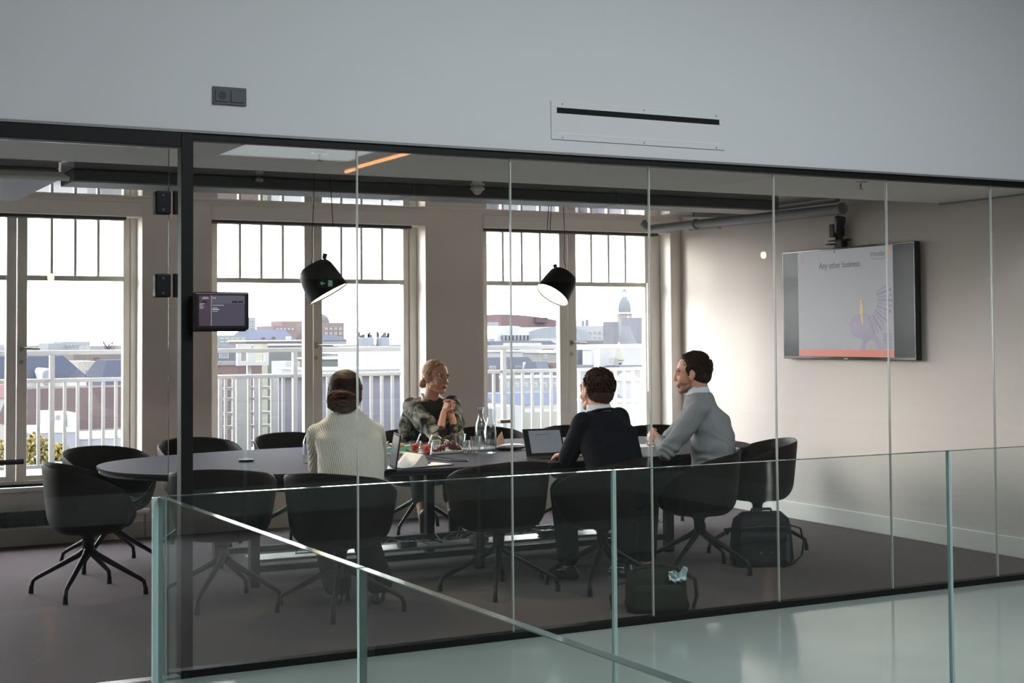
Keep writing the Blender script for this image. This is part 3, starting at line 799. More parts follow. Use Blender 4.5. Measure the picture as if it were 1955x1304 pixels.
# ---- man in the grey sweater, in profile ----------------------------------------------------------
def man_grey():
    P = empty('person', (5.66, 7.95, 0), 0, 'dark haired man in a grey sweater seen from behind in profile, hands clasped', 'person')
    f = Vector((-.80, .60, 0)).normalized(); r = Vector((f.y, -f.x, 0))
    pel = Vector((5.72, 7.93, .58)); ch = Vector((5.73, 7.97, .88)); nb = Vector((5.680, 8.02, 1.165)); hc = Vector((5.640, 8.05, 1.290))
    SL, SR = nb - r * .175 + Vector((.0, .0, -.105)), nb + r * .175 + Vector((.0, -.0, -.10))
    EL = at(1272, 868, Y=7.96); EL.z = .790
    hctr = at(1250, 838, Y=8.22); ER = Vector((5.62, 8.36, .80))
    WL, WR = hctr + Vector((-.005, -.07, -.012)), hctr + Vector((.055, .05, -.012))
    b = MB(); M = frame((-.76, .65, -.06)); T = head_shapes(b, hc, M, 1.17, False)
    b.cone(nb + Vector((0, 0, -.03)), hc + Vector((.01, -.01, -.06)), .066, .058, 18)
    loft(b, [(pel - Vector((0, 0, .06)), r, f, .16, .12), (pel + Vector((0, 0, .08)), r, f, .155, .115), (ch, r, f, .165, .115), (nb - Vector((0, 0, .11)), r, f, .15, .085), (nb - Vector((0, 0, .04)), r, f, .066, .06), (nb, r, f, .062, .058)])
    for S, E_, W_ in ((SL, EL, WL), (SR, ER, WR)): b.cone(S, E_, .050, .042); b.cone(E_, W_, .042, .028)
    sd_ = Vector((.45, .89, 0))
    hand(b, WL, (-.15, .5, .35), sd_ + Vector((.5, 0, .1)), 1, (.6, .75, .5)); hand(b, WR, (-.75, -.3, .35), -sd_ + Vector((-.2, 0, 0)), -1, (.6, .75, .5))
    HL, HR = pel - r * .10, pel + r * .10
    KL, KR = Vector((5.34, 8.14, .56)), Vector((5.46, 8.34, .56)); AL, AR = Vector((5.22, 7.98, .11)), Vector((5.38, 8.30, .11))
    leg_set(b, HL, KL, AL, .092, .064, .042); leg_set(b, HR, KR, AR, .092, .064, .042)
    def paint(c):
        q = T.inverted() @ c
        if q.y > .078 and abs(q.x) < .020 and -.069 < q.z < -.049: return 1
        if q.z < -.048 and q.y > .0 and q.z > -.13 and abs(q.x) < .07 and q.y < .12: return 2
        return 0
    remesh(b, 'body', [m_skinm, m_lip, mat('stubble_skin', (150, 106, 90), .7, var=.2, scale=60)], P, voxel=.0045, smooth=2, paint=paint)
    s = MB(); loft(s, [(nb + Vector((0, 0, -.05)), r, f, .098, .085), (nb + Vector((-.006, .003, .0)), r, f, .078, .078), (nb + Vector((-.014, .008, .042)), r, f, .068, .070)])
    remesh(s, 'shirt_collar', [m_shirt], P, voxel=.006, smooth=3)
    c = MB()
    loft(c, [(pel + Vector((0, 0, .0)), r, f, .160, .135), (pel + Vector((0, 0, .12)), r, f, .175, .145), (ch - f * .01, r, f, .195, .145), (ch + Vector((-.01, .02, .13)), r, f, .198, .138),
             (nb - Vector((0, 0, .10)), r, f, .190, .120), (nb - Vector((0, 0, .05)), r, f, .14, .10), (nb - Vector((0, 0, .012)), r, f, .092, .084), (nb + Vector((0, 0, .006)), r, f, .080, .074)])
    for S, E_, W_ in ((SL, EL, WL), (SR, ER, WR)): c.cone(S, E_, .074, .058); c.cone(E_, E_.lerp(W_, .9), .056, .040)
    remesh(c, 'sweater', [m_grsw], P, voxel=.009, smooth=3, disp=lambda q: .007 * noise.noise(Vector((q.x * 6, q.y * 6, q.z * 18))) + .005 * sstep(.98, .78, q.z) * math.sin(q.z * 95 + q.x * 60 + q.y * 30 + 9 * noise.noise(q * 7)))
    t = MB(); loft(t, [(pel - Vector((0, 0, .10)), r, f, .175, .145), (pel + Vector((0, 0, .04)), r, f, .17, .135)])
    for H_, K_, A_ in ((HL, KL, AL), (HR, KR, AR)): t.cone(H_, K_, .10, .082); t.cone(K_, A_ + Vector((0, 0, .04)), .082, .066)
    remesh(t, 'trousers', [m_navy2], P, voxel=.011, smooth=4)
    shoe(P, AL, AL + Vector((-.15, .09, 0)), m_shoe); shoe(P, AR, AR + Vector((-.15, .10, 0)), m_shoe)
    h = MB(); hm = hair_mat('short_dark_hair', (44, 31, 26), (22, 16, 14))
    h.ball((0, -.024, .040), (.080, .090, .086), 26, 16); h.ball((0, -.048, -.010), (.071, .064, .060), 20, 12); h.ball((0, .012, .091), (.052, .046, .030), 16, 10)
    for q in (-1, 1): h.cone((q * .072, .020, .03), (q * .073, .012, -.005), .009, .006, 10)
    h.xf(T)
    hr = remesh(h, 'hair', [hm], P, voxel=.005, smooth=2, disp=lambda q: .005 * noise.noise(Vector((q.x * 45, q.y * 45, q.z * 45))))
    tufts(T, hr, hm, 460, 7, rad=(.080, .091, .089))
    face_parts(T, P, (50, 44, 40), (40, 30, 26))


woman_cream(); woman_blonde(); man_navy(); man_grey()
# ------------------------------------------------------------------ glass partition
gp = empty('glass_partition', (4.6, GY, 0), 0, 'black framed floor to ceiling glass partition of the meeting room', 'glass partition')
f = MB(); f.box(1.835, rwx(GY) + .02, GY - .005, GY + .06, 2.468, HZ - .012); f.build('top_rail', m_black, gp, bevel=.002, world=True)
MB().box(-1.5, rwx(GY) + .02, GY - .016, GY + .06, HZ - .012, HZ).build('shadow_gap_profile', m_grey, gp, world=True)
MB().box(1.89, rwx(GY) + .02, GY - .005, GY + .06, 0.0, .035).build('bottom_rail', m_black, gp, bevel=.002, world=True)
MB().box(1.836, 1.892, GY - .012, GY + .06, 0.0, HZ - .012).build('post', m_black, gp, bevel=.003, world=True)
MB().box(.93, 1.836, GY - .012, GY + .06, 2.432, HZ - .012).build('door_head', m_black, gp, bevel=.003, world=True)
MB().box(.87, .93, GY - .012, GY + .06, 0, HZ - .012).build('post', m_black, gp, bevel=.003, world=True)
MB().box(-3.0, .87, GY - .005, GY + .06, 2.468, HZ - .012).build('top_rail', m_black, gp, world=True)
MB().box(-3.0, .87, GY - .005, GY + .06, 0, .035).build('bottom_rail', m_black, gp, world=True)
xs = [-2.95, -2.1, -1.25, -.4, .87]
for a, b in zip(xs[:-1], xs[1:]):
    MB().box(a + .002, b - .002, GY + .02, GY + .032, .03, 2.47).build('glass_pane', m_pane, gp, world=True)
xs = [1.892, 2.718, 3.570, 4.427, 5.279, 6.126, 6.985, rwx(GY) + .01]
for i, (a, b) in enumerate(zip(xs[:-1], xs[1:])):
    g = MB(); g.box(a + .003, b - .003, GY + .02, GY + .032, .03, 2.47)
    tilt = (-0.35, 0.25, -0.15, 0.2, -0.2, 0.15, -0.1)[i]
    M = Matrix.Translation(((a + b) / 2, GY + .026, 0)) @ Matrix.Rotation(math.radians(tilt) * .25, 4, 'Z') @ Matrix.Translation((-(a + b) / 2, -GY - .026, 0))
    g.xf(M); g.build('glass_pane', m_pane, gp, world=True)
    if i < 6:
        MB().box(b - .0032, b + .0032, GY + .019, GY + .033, .03, 2.47).build('seam', m_seam, gp, world=True)
# glass door, hinged on the post
door = empty('door_1', (1.80, GY + .026, 0), 0)
structure(door, 'frameless glass door at the left with black corner hinges', 'door')
MB().box(-.86, -.012, -.006, .006, .012, 2.425).build('glass_pane', m_pane, door)
MB().box(-.0135, -.012, -.006, .006, .012, 2.425).build('glass_edge', m_gedge, door)
for z0, z1 in ((2.118, 2.225), (1.738, 1.845)):
    hb = MB(); hb.box(-.085, -.012, -.045, .012, z0, z1)
    hg = hb.build('hinge', m_black, door, bevel=.008)
    MB().tube([(.006, -.042, z0), (.006, -.042, z1)], .012, 12).build('hinge_barrel', m_black, hg, smooth=True)
    for zz in (z0 + .02, z1 - .02): MB().tube([(-.05, -.045, zz), (-.05, -.048, zz)], .006, 10).build('screw', m_dgrey, hg, smooth=True)
dh = MB(); dh.tube([(-.80, -.05, 1.02), (-.66, -.05, 1.02)], .011, 12); dh.tube([(-.80, -.05, 1.02), (-.80, 0, 1.02)], .011, 12)
dh.build('handle', m_black, door, smooth=True)
structure(MB().box(.93, 1.836, GY - .01, GY + .06, 0.0, .012).build('trim_4', m_steel), 'bright metal threshold strip under the glass door', 'threshold')

# ------------------------------------------------------------------ glass balustrade
RH = 1.06; AY = 4.557; BX = 1.180; TH = .018
def rail_panel(x0, x1, y0, y1, label):
    o = empty('glass_balustrade', ((x0 + x1) / 2, (y0 + y1) / 2, 0), 0, label, 'glass balustrade', 'panels of the glass balustrade')
    MB().box(x0, x1, y0, y1, -.25, RH).build('glass_pane', m_rglass, o, world=True)
    e = MB(); q = .0008
    e.box(x0 - q, x1 + q, y0 - q, y1 + q, RH, RH + .0025)
    e.build('top_edge', m_gedge, o, world=True)
    e = MB()
    if x1 - x0 > y1 - y0:
        MB().box(x0 - .0015, x0, y0, y1, -.25, RH).build('side_edge', m_gedge2, o, world=True)
        MB().box(x1, x1 + .0015, y0, y1, -.25, RH).build('side_edge', m_gedge2, o, world=True)
    else:
        MB().box(x0, x1, y0 - .0015, y0, -.25, RH).build('side_edge', m_gedge2, o, world=True)
        MB().box(x0, x1, y1, y1 + .0015, -.25, RH).build('side_edge', m_gedge2, o, world=True)
g = .006
rail_panel(BX + TH + g, 2.835 - g, AY - TH, AY, 'glass balustrade panel parallel to the partition, nearest the corner')
rail_panel(2.835 + g, 4.468 - g, AY - TH, AY, 'middle glass balustrade panel parallel to the partition')
rail_panel(4.468 + g, 6.1, AY - TH, AY, 'rightmost glass balustrade panel parallel to the partition')
rail_panel(BX, BX + TH, 2.913 + g, AY, 'glass balustrade panel running towards the viewer from the corner')
rail_panel(BX, BX + TH, 1.27, 2.913 - g, 'nearest glass balustrade panel, lower centre of the photo')
tag(MB().box(BX - .018, BX - .001, AY - TH, AY, -.25, RH).build('corner_reflection', m_gedge2, bevel=.002), 'pale strip imitating the inner reflection where two glass balustrade panels meet', 'reflection strip')  # opaque pale box paints the glass corner's inner reflection, no fitted part
shoe = MB(); shoe.box(BX - .02, BX - .001, -1.5, AY + .02, -.28, -.02).box(BX - .001, 9.5, AY + .001, AY + .02, -.28, -.02)
tag(shoe.build('balustrade_channel', m_steel), 'metal channel holding the glass balustrade at the floor edge', 'balustrade channel')
# ------------------------------------------------------------------ chairs
m_shell = mat('dark_brown_leather', (27, 19, 17), 0.6, var=0.25, scale=14, spec=.22)
m_chrleg = mat('black_lacquered_aluminium', (13, 13, 14), 0.4, var=0.2, scale=20, spec=.35)
CH_KEYS = [(0, .808), (20, .805), (40, .795), (60, .778), (80, .752), (100, .712), (115, .676), (126, .638), (136, .59), (146, .545), (158, .49), (170, .462), (180, .455)]


def rim(deg):
    deg = abs(deg)
    for (a, ha), (b, hb) in zip(CH_KEYS[:-1], CH_KEYS[1:]):
        if deg <= b: return ha + (hb - ha) * (deg - a) / (b - a)
    return CH_KEYS[-1][1]


def shell_mesh():
    """tub shell; local +Y is the front"""
    nph, nv = 72, 15
    vs, fs = [(0, .01, .372)], []
    for i in range(nph):
        ph = 360 * i / nph - 180
        a = math.radians(ph)
        h = rim(ph)
        cx, cyy = math.sin(a), -math.cos(a)
        n = 2.6
        r0 = 1 / ((abs(cx) / .300) ** n + (abs(cyy) / (.275 if cyy < 0 else .262)) ** n) ** (1 / n)
        for j in range(1, nv + 1):
            q = j / nv
            if q < .4:
                k = q / .4; r = r0 * .60 * k; z = .372 + .010 * k * k
            else:
                k = (q - .4) / .6
                cur = min(1, k / .45)
                r = r0 * (.60 + .22 * math.sin(cur * PI / 2)) + r0 * .20 * max(0, (k - .15) / .85) ** .8
                zc = .382 + .10 * (1 - math.cos(cur * PI / 2))
                z = zc if k <= .45 else zc + (h - zc) * ((k - .45) / .55)
                if h < .50: z = .382 + (h - .382) * k
            vs.append((r * cx, r * cyy + .01, z))
    for i in range(nph):
        b0 = 1 + i * nv; b1 = 1 + ((i + 1) % nph) * nv
        fs.append((0, b0, b1))
        for j in range(nv - 1): fs.append((b0 + j, b0 + j + 1, b1 + j + 1, b1 + j))
    return vs, fs


def make_chair():
    root = empty('tub_chair', (0, 0, 0), 0)
    vs, fs = shell_mesh()
    m = MB(); m.add(vs, fs)
    o = m.build('shell', m_shell, root, smooth=True, auto=180)
    s = o.modifiers.new('solid', 'SOLIDIFY'); s.thickness = .014; s.offset = 0
    b = o.modifiers.new('sub', 'SUBSURF'); b.levels = 1; b.render_levels = 1
    m = MB(); m.lathe([(.0, .418), (.15, .42), (.2, .43), (.215, .445), (.2, .462), (.1, .472), (.0, .474)], n=32, caps=False)
    m.xf(Matrix.Translation((0, .03, 0)) @ Matrix.Diagonal((1.08, 1.0, 1, 1)))
    m.build('seat_pad', m_shell, root, smooth=True, auto=60)
    m = MB(); m.lathe([(.09, .375), (.075, .362), (.042, .345), (.036, .33), (.033, .26), (.028, .24)], n=20)
    m.build('column', m_chrleg, root, smooth=True, auto=40)
    for k in range(4):
        a = math.radians(45 + 90 * k); d = Vector((math.cos(a), math.sin(a), 0))
        m = MB(); m.tube([d * .008 + Vector((0, 0, .335)), d * .018 + Vector((0, 0, .27)), d * .055 + Vector((0, 0, .238)), d * .325 + Vector((0, 0, .095)), d * .348 + Vector((0, 0, .078)), d * .356 + Vector((0, 0, .045))],
                         [.015, .019, .019, .0135, .013, .012], 10)
        lg = m.build('leg', m_chrleg, root, smooth=True, auto=50)
        m = MB(); m.tube([d * .358 + Vector((0, 0, .048)), d * .36 + Vector((0, 0, 0.001))], [.0135, .016], 10)
        m.build('foot_glide', m_chrleg, lg, smooth=True, auto=50)
    return root


CHAIRS = [
    # x, y, facing (deg ccw from +Y), leg turn, label
    (2.32, 10.22, -163, 'empty dark tub chair at the left end, its hollow side turned to the viewer'),
    (1.955, 9.18, -98, 'empty dark tub chair at far left, nearest the glass door, legs fully visible'),
    (2.57, 8.44, -28, 'empty dark tub chair with its back to the glass, directly right of the black post'),
    (3.07, 7.84, -46, 'dark tub chair under the woman in the cream sweater'),
    (4.15, 7.98, 0, 'empty dark tub chair between the woman in cream and the man in navy'),
    (4.78, 7.80, 34, 'dark tub chair under the man in the navy jacket'),
    (5.64, 7.99, 60, 'dark tub chair under the man in the grey sweater'),
    (6.50, 8.49, 66, 'empty dark tub chair at the right end of the table, above the black bag'),
    (3.10, 10.72, 184, 'empty dark tub chair on the window side, half behind the black post'),
    (3.88, 10.86, 176, 'empty dark tub chair on the window side, between post and water bottle'),
    (4.86, 10.72, 170, 'dark tub chair under the blonde woman'),
    (5.50, 10.66, 182, 'empty dark tub chair on the window side, behind the glass carafes'),
    (6.16, 10.38, 178, 'empty dark tub chair on the window side, behind the tablet and the man in navy'),
    (6.72, 10.02, 160, 'empty dark tub chair on the window side, left of the grey sweater'),
]
LEGS = [50, 57, 50, 62, 59, 46, 28, 70, 20, 65, 40, 10, 55, 30]
chair0 = make_chair()
chairs = []
for i, (x, y, rz, lab) in enumerate(CHAIRS):
    o = chair0 if i == 0 else copy_tree(chair0)
    o.location = (x, y, 0); o.rotation_euler = (0, 0, math.radians(rz))
    for lg in kids(o):
        if lg.name.split('.')[0] == 'leg': lg.rotation_euler = (0, 0, math.radians(LEGS[i] - 45 - rz))   # the star base swivels under the seat
    tag(o, lab, 'chair', 'tub chairs around the meeting table'); chairs.append(o)

# ------------------------------------------------------------------ table
m_top = mat('dark_linoleum_top', (58, 54, 62), 0.7, var=0.12, scale=5, spec=0.03)
m_tedge = mat('table_edge', (24, 22, 23), 0.5, var=0.2, scale=10)
TX, TY, TA, TB, TN, TR = 4.42, 9.28, 2.36, 1.08, 2.5, math.radians(-1.5)
tb = empty('conference_table', (TX, TY, 0), TR, 'long oval dark conference table with laptops, food and glasses on it', 'table')


def sup(a, b, n, k=96):
    out = []
    for i in range(k):
        t = 2 * PI * i / k; c, s = math.cos(t), math.sin(t)
        out.append((a * math.copysign(abs(c) ** (2 / n), c), b * math.copysign(abs(s) ** (2 / n), s)))
    return out
MB().prism(sup(TA, TB, TN), .722, .740).build('tabletop', m_top, tb, bevel=.002)
MB().prism(sup(TA - .012, TB - .012, TN), .700, .722).build('top_edge', m_tedge, tb)
for x in (-1.5, 0.05, 1.55):
    for y in (-.42, .42):
        MB().box(x - .03, x + .03, y - .03, y + .03, .0, .70).build('leg', m_black, tb, bevel=.003)
    MB().box(x - .025, x + .025, -.39, .39, .65, .70).build('crossbeam', m_black, tb, bevel=.003)
for y in (-.42, .42):
    MB().box(-1.47, 1.52, y - .022, y + .022, .09, .13).build('foot_rail', m_black, tb, bevel=.003)
    MB().box(-1.8, 1.8, y - .02, y + .02, .64, .70).build('apron_rail', m_black, tb, bevel=.003)
MB().box(-1.4, 1.45, -.12, .12, .10, .118).build('cable_tray', m_steel, tb, bevel=.003)

# ------------------------------------------------------------------ pendant lamps
m_lampblk = mat('matt_black_lacquer', (24, 20, 20), 0.4, var=0.2, scale=30, spec=.4)
m_diff = mat('lit_lamp_diffuser', (255, 226, 180), 0.5, var=0.02, scale=30, emit=7.0)


def pendant(px, py, yy, axis, label, cords, clip_side):
    """axis: direction the opening points to, as (image right, image up, away from the viewer)"""
    c = at(px, py, Y=yy)
    root = empty('pendant_lamp', c, 0, label, 'pendant lamp', 'black pendant lamps over the table')
    z = -(_R * axis[0] + _U * axis[1] + _F * axis[2]).normalized()
    x = (_R - z * _R.dot(z)).normalized(); y = z.cross(x)
    M = Matrix(((x.x, y.x, z.x, 0), (x.y, y.y, z.y, 0), (x.z, y.z, z.z, 0), (0, 0, 0, 1))) @ Matrix.Scale(1.13, 4)
    m = MB(); m.lathe([(.0, .092), (.06, .090), (.082, .078), (.094, .055), (.102, .01), (.114, -.088), (.112, -.088), (.1, .005), (.09, .05), (.0, .085)], n=48, M=M, caps=False)
    m.build('shade', m_lampblk, root, smooth=True, auto=60)
    m = MB(); m.lathe([(.0, -.080), (.109, -.080), (.109, -.074), (.0, -.074)], n=40, M=M, caps=False)
    m.build('diffuser', m_diff, root, smooth=True)
    cb = M @ Vector((.070 * clip_side, 0, .085))
    m = MB(); m.tube([cb, M @ Vector((.090 * clip_side, 0, .108))], [.013, .015], 14)
    m.build('cable_clip', m_lampblk, root, smooth=True)
    for (sx_, sy_), (tx_, ty_) in cords:
        s = at(sx_, sy_, Y=yy) - c; t = at(tx_, ty_, Y=yy) - c; e = t + (t - s) * ((UC - c.z - t.z) / (t.z - s.z))
        m = MB(); q1 = s.lerp(t, .15) + Vector((-.012 if clip_side < 0 else .006, 0, 0))
        m.tube([s, q1, s.lerp(t, .6), t, e], .0026, 8); m.build('cable', m_lampblk, root, smooth=True)
    l = bpy.data.lights.new('lamp_light', 'SPOT'); l.energy = 16; l.color = (1.0, .80, .56); l.spot_size = math.radians(120); l.shadow_soft_size = .08
    lo = bpy.data.objects.new('lamp_light', l); COL.objects.link(lo); lo.parent = root
    lo.matrix_local = M @ Matrix.Translation((0, 0, -.095))
    return root


pendant(612, 534, 8.25, (.50, -.86, -.05), 'black drum pendant lamp on the left, tipped away, hanging before the middle window',
        [((594, 508), (598, 400)), ((640, 497), (634, 400))], 1)
pendant(1067, 543, 9.2, (-.50, -.78, -.38), 'black drum pendant lamp on the right, glowing opening tipped towards the left',
        [((1040, 513), (1047, 402)), ((1047, 511), (1052, 402)), ((1080, 511), (1076, 404))], -1)

# ------------------------------------------------------------------ screen on the right wall
m_bez = mat('black_glossy_bezel', (14, 14, 16), 0.15, var=0.1, scale=20)
m_scr_off = mat('idle_screen_border', (26, 28, 38), 0.22, var=0.1, scale=2, emit=0.06, spec=.18)
m_slide = mat('lit_slide', (118, 118, 122), 0.35, var=0.03, scale=1.5, emit=0.42, spec=.2)
m_orange = mat('slide_orange', (160, 60, 18), 0.3, var=0.05, scale=3, emit=0.25)
m_lilac = mat('slide_lilac', (96, 86, 112), 0.3, var=0.08, scale=9, emit=0.35)
m_lilac2 = mat('slide_lilac_dark', (76, 68, 96), 0.3, var=0.08, scale=9, emit=0.3)
m_pink = mat('slide_pink', (132, 76, 112), 0.3, var=0.05, scale=9, emit=0.25)
m_gold = mat('slide_gold', (150, 116, 28), 0.3, var=0.15, scale=30, emit=0.25)
m_text = mat('slide_grey_text', (38, 38, 41), 0.4, var=0.05, scale=9)
tvang = math.atan2(RX1 - RX0, WY - 6.68)
# local frame of the screen: x to the right as seen from the room (towards -Y), z up, y into the wall
tvc = Vector((rwx(9.07) - .055, 9.07, 1.79))
tv = empty('wall_screen', tvc, -PI / 2 - tvang, 'large flat wall screen showing a slide titled Any other business', 'screen')
TW, THH = 1.625, .895
MB().box(-TW / 2, TW / 2, -.012, .045, -THH / 2, THH / 2).build('housing', m_bez, tv, bevel=.004)
MB().box(-.25, .25, .03, .06, -.2, .2).build('wall_bracket', m_black, tv)
MB().box(-TW / 2 + .012, TW / 2 - .012, -.0135, -.012, -THH / 2 + .022, THH / 2 - .012).build('display', m_scr_off, tv)
SX0, SX1, SZ0, SZ1 = -.595, .575, -.425, .432
sl = MB().box(SX0, SX1, -.0145, -.0135, SZ0, SZ1).build('slide', m_slide, tv)
MB().box(SX0, SX1, -.0152, -.0145, SZ0, SZ0 + .055).build('orange_band', m_orange, sl)
FONTS = []


def text(body, name, size, m, parent, loc, rot=(PI / 2, 0, 0), align='LEFT', depth=.0003, bold=0.0, sxy=(1, 1)):
    cu = bpy.data.curves.new(name, 'FONT'); cu.body = body; cu.size = size; cu.extrude = depth; cu.align_x = align; cu.offset = bold
    cu.materials.append(m)
    tmp = bpy.data.objects.new(name, cu); COL.objects.link(tmp)
    dg = bpy.context.evaluated_depsgraph_get(); me = bpy.data.meshes.new_from_object(tmp.evaluated_get(dg))
    bpy.data.objects.remove(tmp)
    o = bpy.data.objects.new(name, me); COL.objects.link(o); o.parent = parent; o.location = loc; o.rotation_euler = rot; o.scale = (sxy[0], sxy[1], 1)
    return o


text('Any other business', 'slide_title', .066, m_text, sl, (-.315, -.0152, .285), sxy=(1.0, 1.08), bold=.0006)
text('translat', 'slide_logo_text', .060, mat('slide_faint_text', (80, 74, 88), .4, var=.05), sl, (.315, -.0152, .355), sxy=(.95, 1))
MB().box(.33, .50, -.0152, -.0146, .333, .337).build('logo_underline', mat('slide_faint_text', (150, 140, 156)), sl)
def ring(parent, name, cx, cz, r0, r1, a0, a1, m, sq=1.0, n=40, y0=-.0152, y1=-.0146):
    g = MB(); vs = []; fs = []
    for i in range(n + 1):
        a = math.radians(a0 + (a1 - a0) * i / n)
        for r in (r0, r1):
            for y in (y0, y1): vs.append((cx + r * math.cos(a), y, cz + r * sq * math.sin(a)))
    for i in range(n):
        k = i * 4
        fs += [(k, k + 4, k + 6, k + 2), (k + 1, k + 3, k + 7, k + 5), (k, k + 1, k + 5, k + 4), (k + 2, k + 6, k + 7, k + 3)]
    g.add(vs, fs); return g.build(name, m, parent)
for k in range(8): ring(sl, 'logo_petal', SX0 + .058, .365, .014, .026, k * 45 + 4, k * 45 + 38, m_pink, n=5)
ring(sl, 'logo_disc', .527, .385, .004, .026, 0, 360, mat('slide_logo_orange', (190, 120, 80), .4, emit=.2))
# lilac stair drawing in the lower right corner of the slide
ring(sl, 'stair_disc', .215, -.185, .0, .165, 0, 360, m_lilac, sq=.62)
for k in range(13):
    a = math.radians(-78 + k * 8.2); a2 = math.radians(-78 + k * 8.2 + 4.2)
    cx, cz = .23, .02
    r0, r1 = .16, .33
    g = MB(); p = [(cx + r * math.cos(q), cz + r * .92 * math.sin(q)) for r, q in ((r0, a), (r1, a), (r1, a2), (r0, a2))]
    p = [(min(x, SX1 - .002), z) for x, z in p]
    g.add([(x, -.0156, z) for x, z in p] + [(x, -.0150, z) for x, z in p], [(0, 1, 2, 3), (4, 7, 6, 5), (0, 4, 5, 1), (1, 5, 6, 2), (2, 6, 7, 3), (3, 7, 4, 0)])
    g.build('stair_step', m_lilac2 if k % 2 else m_lilac, sl)
ring(sl, 'lower_arc', .315, -.368, .075, .125, 0, 180, m_lilac)
for k in range(7):
    MB().box(.45, .55, -.0156, -.0150, -.355 + k * .017, -.347 + k * .017).build('stair_step', m_lilac2, sl)
g = MB(); g.ball((.20, -.016, .005), (.014, .001, .018), 12, 8).ball((.205, -.016, -.055), (.022, .001, .05), 12, 8).ball((.212, -.016, -.125), (.014, .001, .05), 12, 8)
g.build('gold_figure', m_gold, sl)
MB().box(-.02, .025, -.0145, -.012, -.444, -.437).build('maker_mark', mat('silver_print', (190, 190, 196), .4), tv)

# camera on top of the screen
wc = empty('conference_camera', (tvc.x - .0, 9.14, tvc.z + THH / 2), -PI / 2 - tvang, 'black swivelling video camera standing on top of the wall screen', 'video camera')
m = MB(); m.prism(sup(.12, .055, 2.6, 32), .052, .062); m.build('base_plate', m_black, wc, bevel=.002)
m = MB(); m.box(-.03, .05, -.02, .04, -.002, .052); m.obox((-.09, -.02, .03), (.06, .05, .012)); m.build('bracket', m_black, wc, bevel=.003)
m = MB(); m.lathe([(.035, .062), (.03, .085), (.024, .09)], n=18); m.build('swivel', m_black, wc, smooth=True, auto=40)
m = MB(); m.box(-.085, -.025, -.035, .03, .085, .19); m.box(.02, .035, -.03, .03, .085, .16); m.build('body', m_black, wc, bevel=.01, seg=3)
m = MB(); m.tube([(-.01, 0, .12), (.035, -.02, .205), (.05, -.025, .235)], [.03, .043, .044], 18); m.build('lens_barrel', m_lampblk, wc, smooth=True, auto=50)
m = MB(); m.tube([(-.02, -.02, .04), (-.03, -.03, -.0), (-.035, -.022, -.04)], .003, 6); m.build('cable', m_black, wc, smooth=True)

# ------------------------------------------------------------------ room booking tablet on the post
tabc = (at(367, 556, Y=6.62) + at(475, 632, Y=6.62)) / 2
tl = empty('booking_tablet', (2.005, 6.61, 1.674), 0, 'small black room booking tablet fixed to the black post', 'tablet')
m = MB(); m.box(-.131, .131, -.012, .015, -.088, .088); m.build('housing', mat('dark_maroon_black_plastic', (26, 18, 19), .35, var=.15), tl, bevel=.010, seg=3)
m = MB(); m.box(-.131, .118, .0, .03, -.094, -.08); m.build('holder', m_black, tl, bevel=.002)
MB().box(-.131, -.09, .012, .062, -.07, .07).build('mount', m_black, tl)
s_ = MB().box(-.108, .108, -.0132, -.012, -.068, .072).build('screen', mat('tablet_screen', (80, 74, 88), .25, var=.12, scale=9, emit=.18), tl)
MB().box(-.108, -.052, -.0137, -.0132, -.068, .072).build('side_column', mat('tablet_side_column', (78, 66, 76), .25, var=.12, scale=9, emit=.15), s_)
MB().box(-.052, -.049, -.014, -.0132, -.068, .072).build('divider', mat('tablet_line', (150, 146, 160), .3, emit=.2), s_)
MB().box(-.049, .108, -.0137, -.0132, .034, .072).build('header', mat('tablet_header', (92, 87, 102), .25, emit=.18), s_)
mb_ = mat('tablet_button', (46, 44, 58), .3)
ml_ = mat('tablet_print', (190, 186, 196), .3, emit=.3)
for (x0, x1, z0, z1) in ((-.092, -.07, .038, .047), (.048, .073, .038, .047), (.077, .1, .038, .047)):
    MB().box(x0, x1, -.0142, -.0137, z0, z1).build('button', mb_, s_, bevel=.001)
text('5.4', 'room_number', .013, ml_, s_, (-.046, -.0140, .056))
for i, (x0, x1, z) in enumerate(((-.09, -.065, .062), (-.095, -.062, .056), (-.105, -.082, .032), (-.105, -.09, .026), (-.105, -.084, .018), (-.105, -.088, .012), (-.045, .008, .026), (-.045, -.022, .014), (-.045, -.014, .006), (-.045, -.02, -.002))):
    MB().box(x0, x1, -.0142, -.0137, z, z + (.0035 if i == 8 else .0018)).build('text_line', ml_, s_)

# ------------------------------------------------------------------ socket and grille on the header wall
sk = empty('wall_socket', (2.062, GY - .012, 2.682), 0, 'anthracite double wall socket above the partition, one insert blank', 'wall socket')
MB().box(-.081, .081, -.009, 0, -.042, .042).build('frame', m_dgrey, sk, bevel=.002)
m = MB()
m.lathe([(.0, -.006), (.020, -.006), (.021, .006), (.029, .006), (.029, .0), (.0, .0)], n=28, M=Matrix.Rotation(PI / 2, 4, 'X'), caps=False)
for p in m.v[:]: pass
si = MB(); si.box(-.032, .032, -.004, 0, -.029, .029)
b = si.build('socket_insert', m_dgrey, sk, bevel=.002); b.location = (-.037, -.009, 0)
r_ = MB(); r_.lathe([(.0, .0045), (.0195, .0045)], n=28, M=Matrix.Rotation(PI / 2, 4, 'X'), caps=False); r_.build('socket_recess', mat('socket_black', (12, 12, 14), .5), b, smooth=True)
for sx_ in (-.009, .009):
    MB().lathe([(.0, .0052), (.0028, .0052)], n=10, M=Matrix.Translation((sx_, 0, 0)) @ Matrix.Rotation(PI / 2, 4, 'X'), caps=False).build('pin_hole', m_dgrey, b)
bc = MB().box(-.032, .032, -.004, 0, -.029, .029).build('blank_insert', m_dgrey, sk, bevel=.002); bc.location = (.037, -.009, 0)

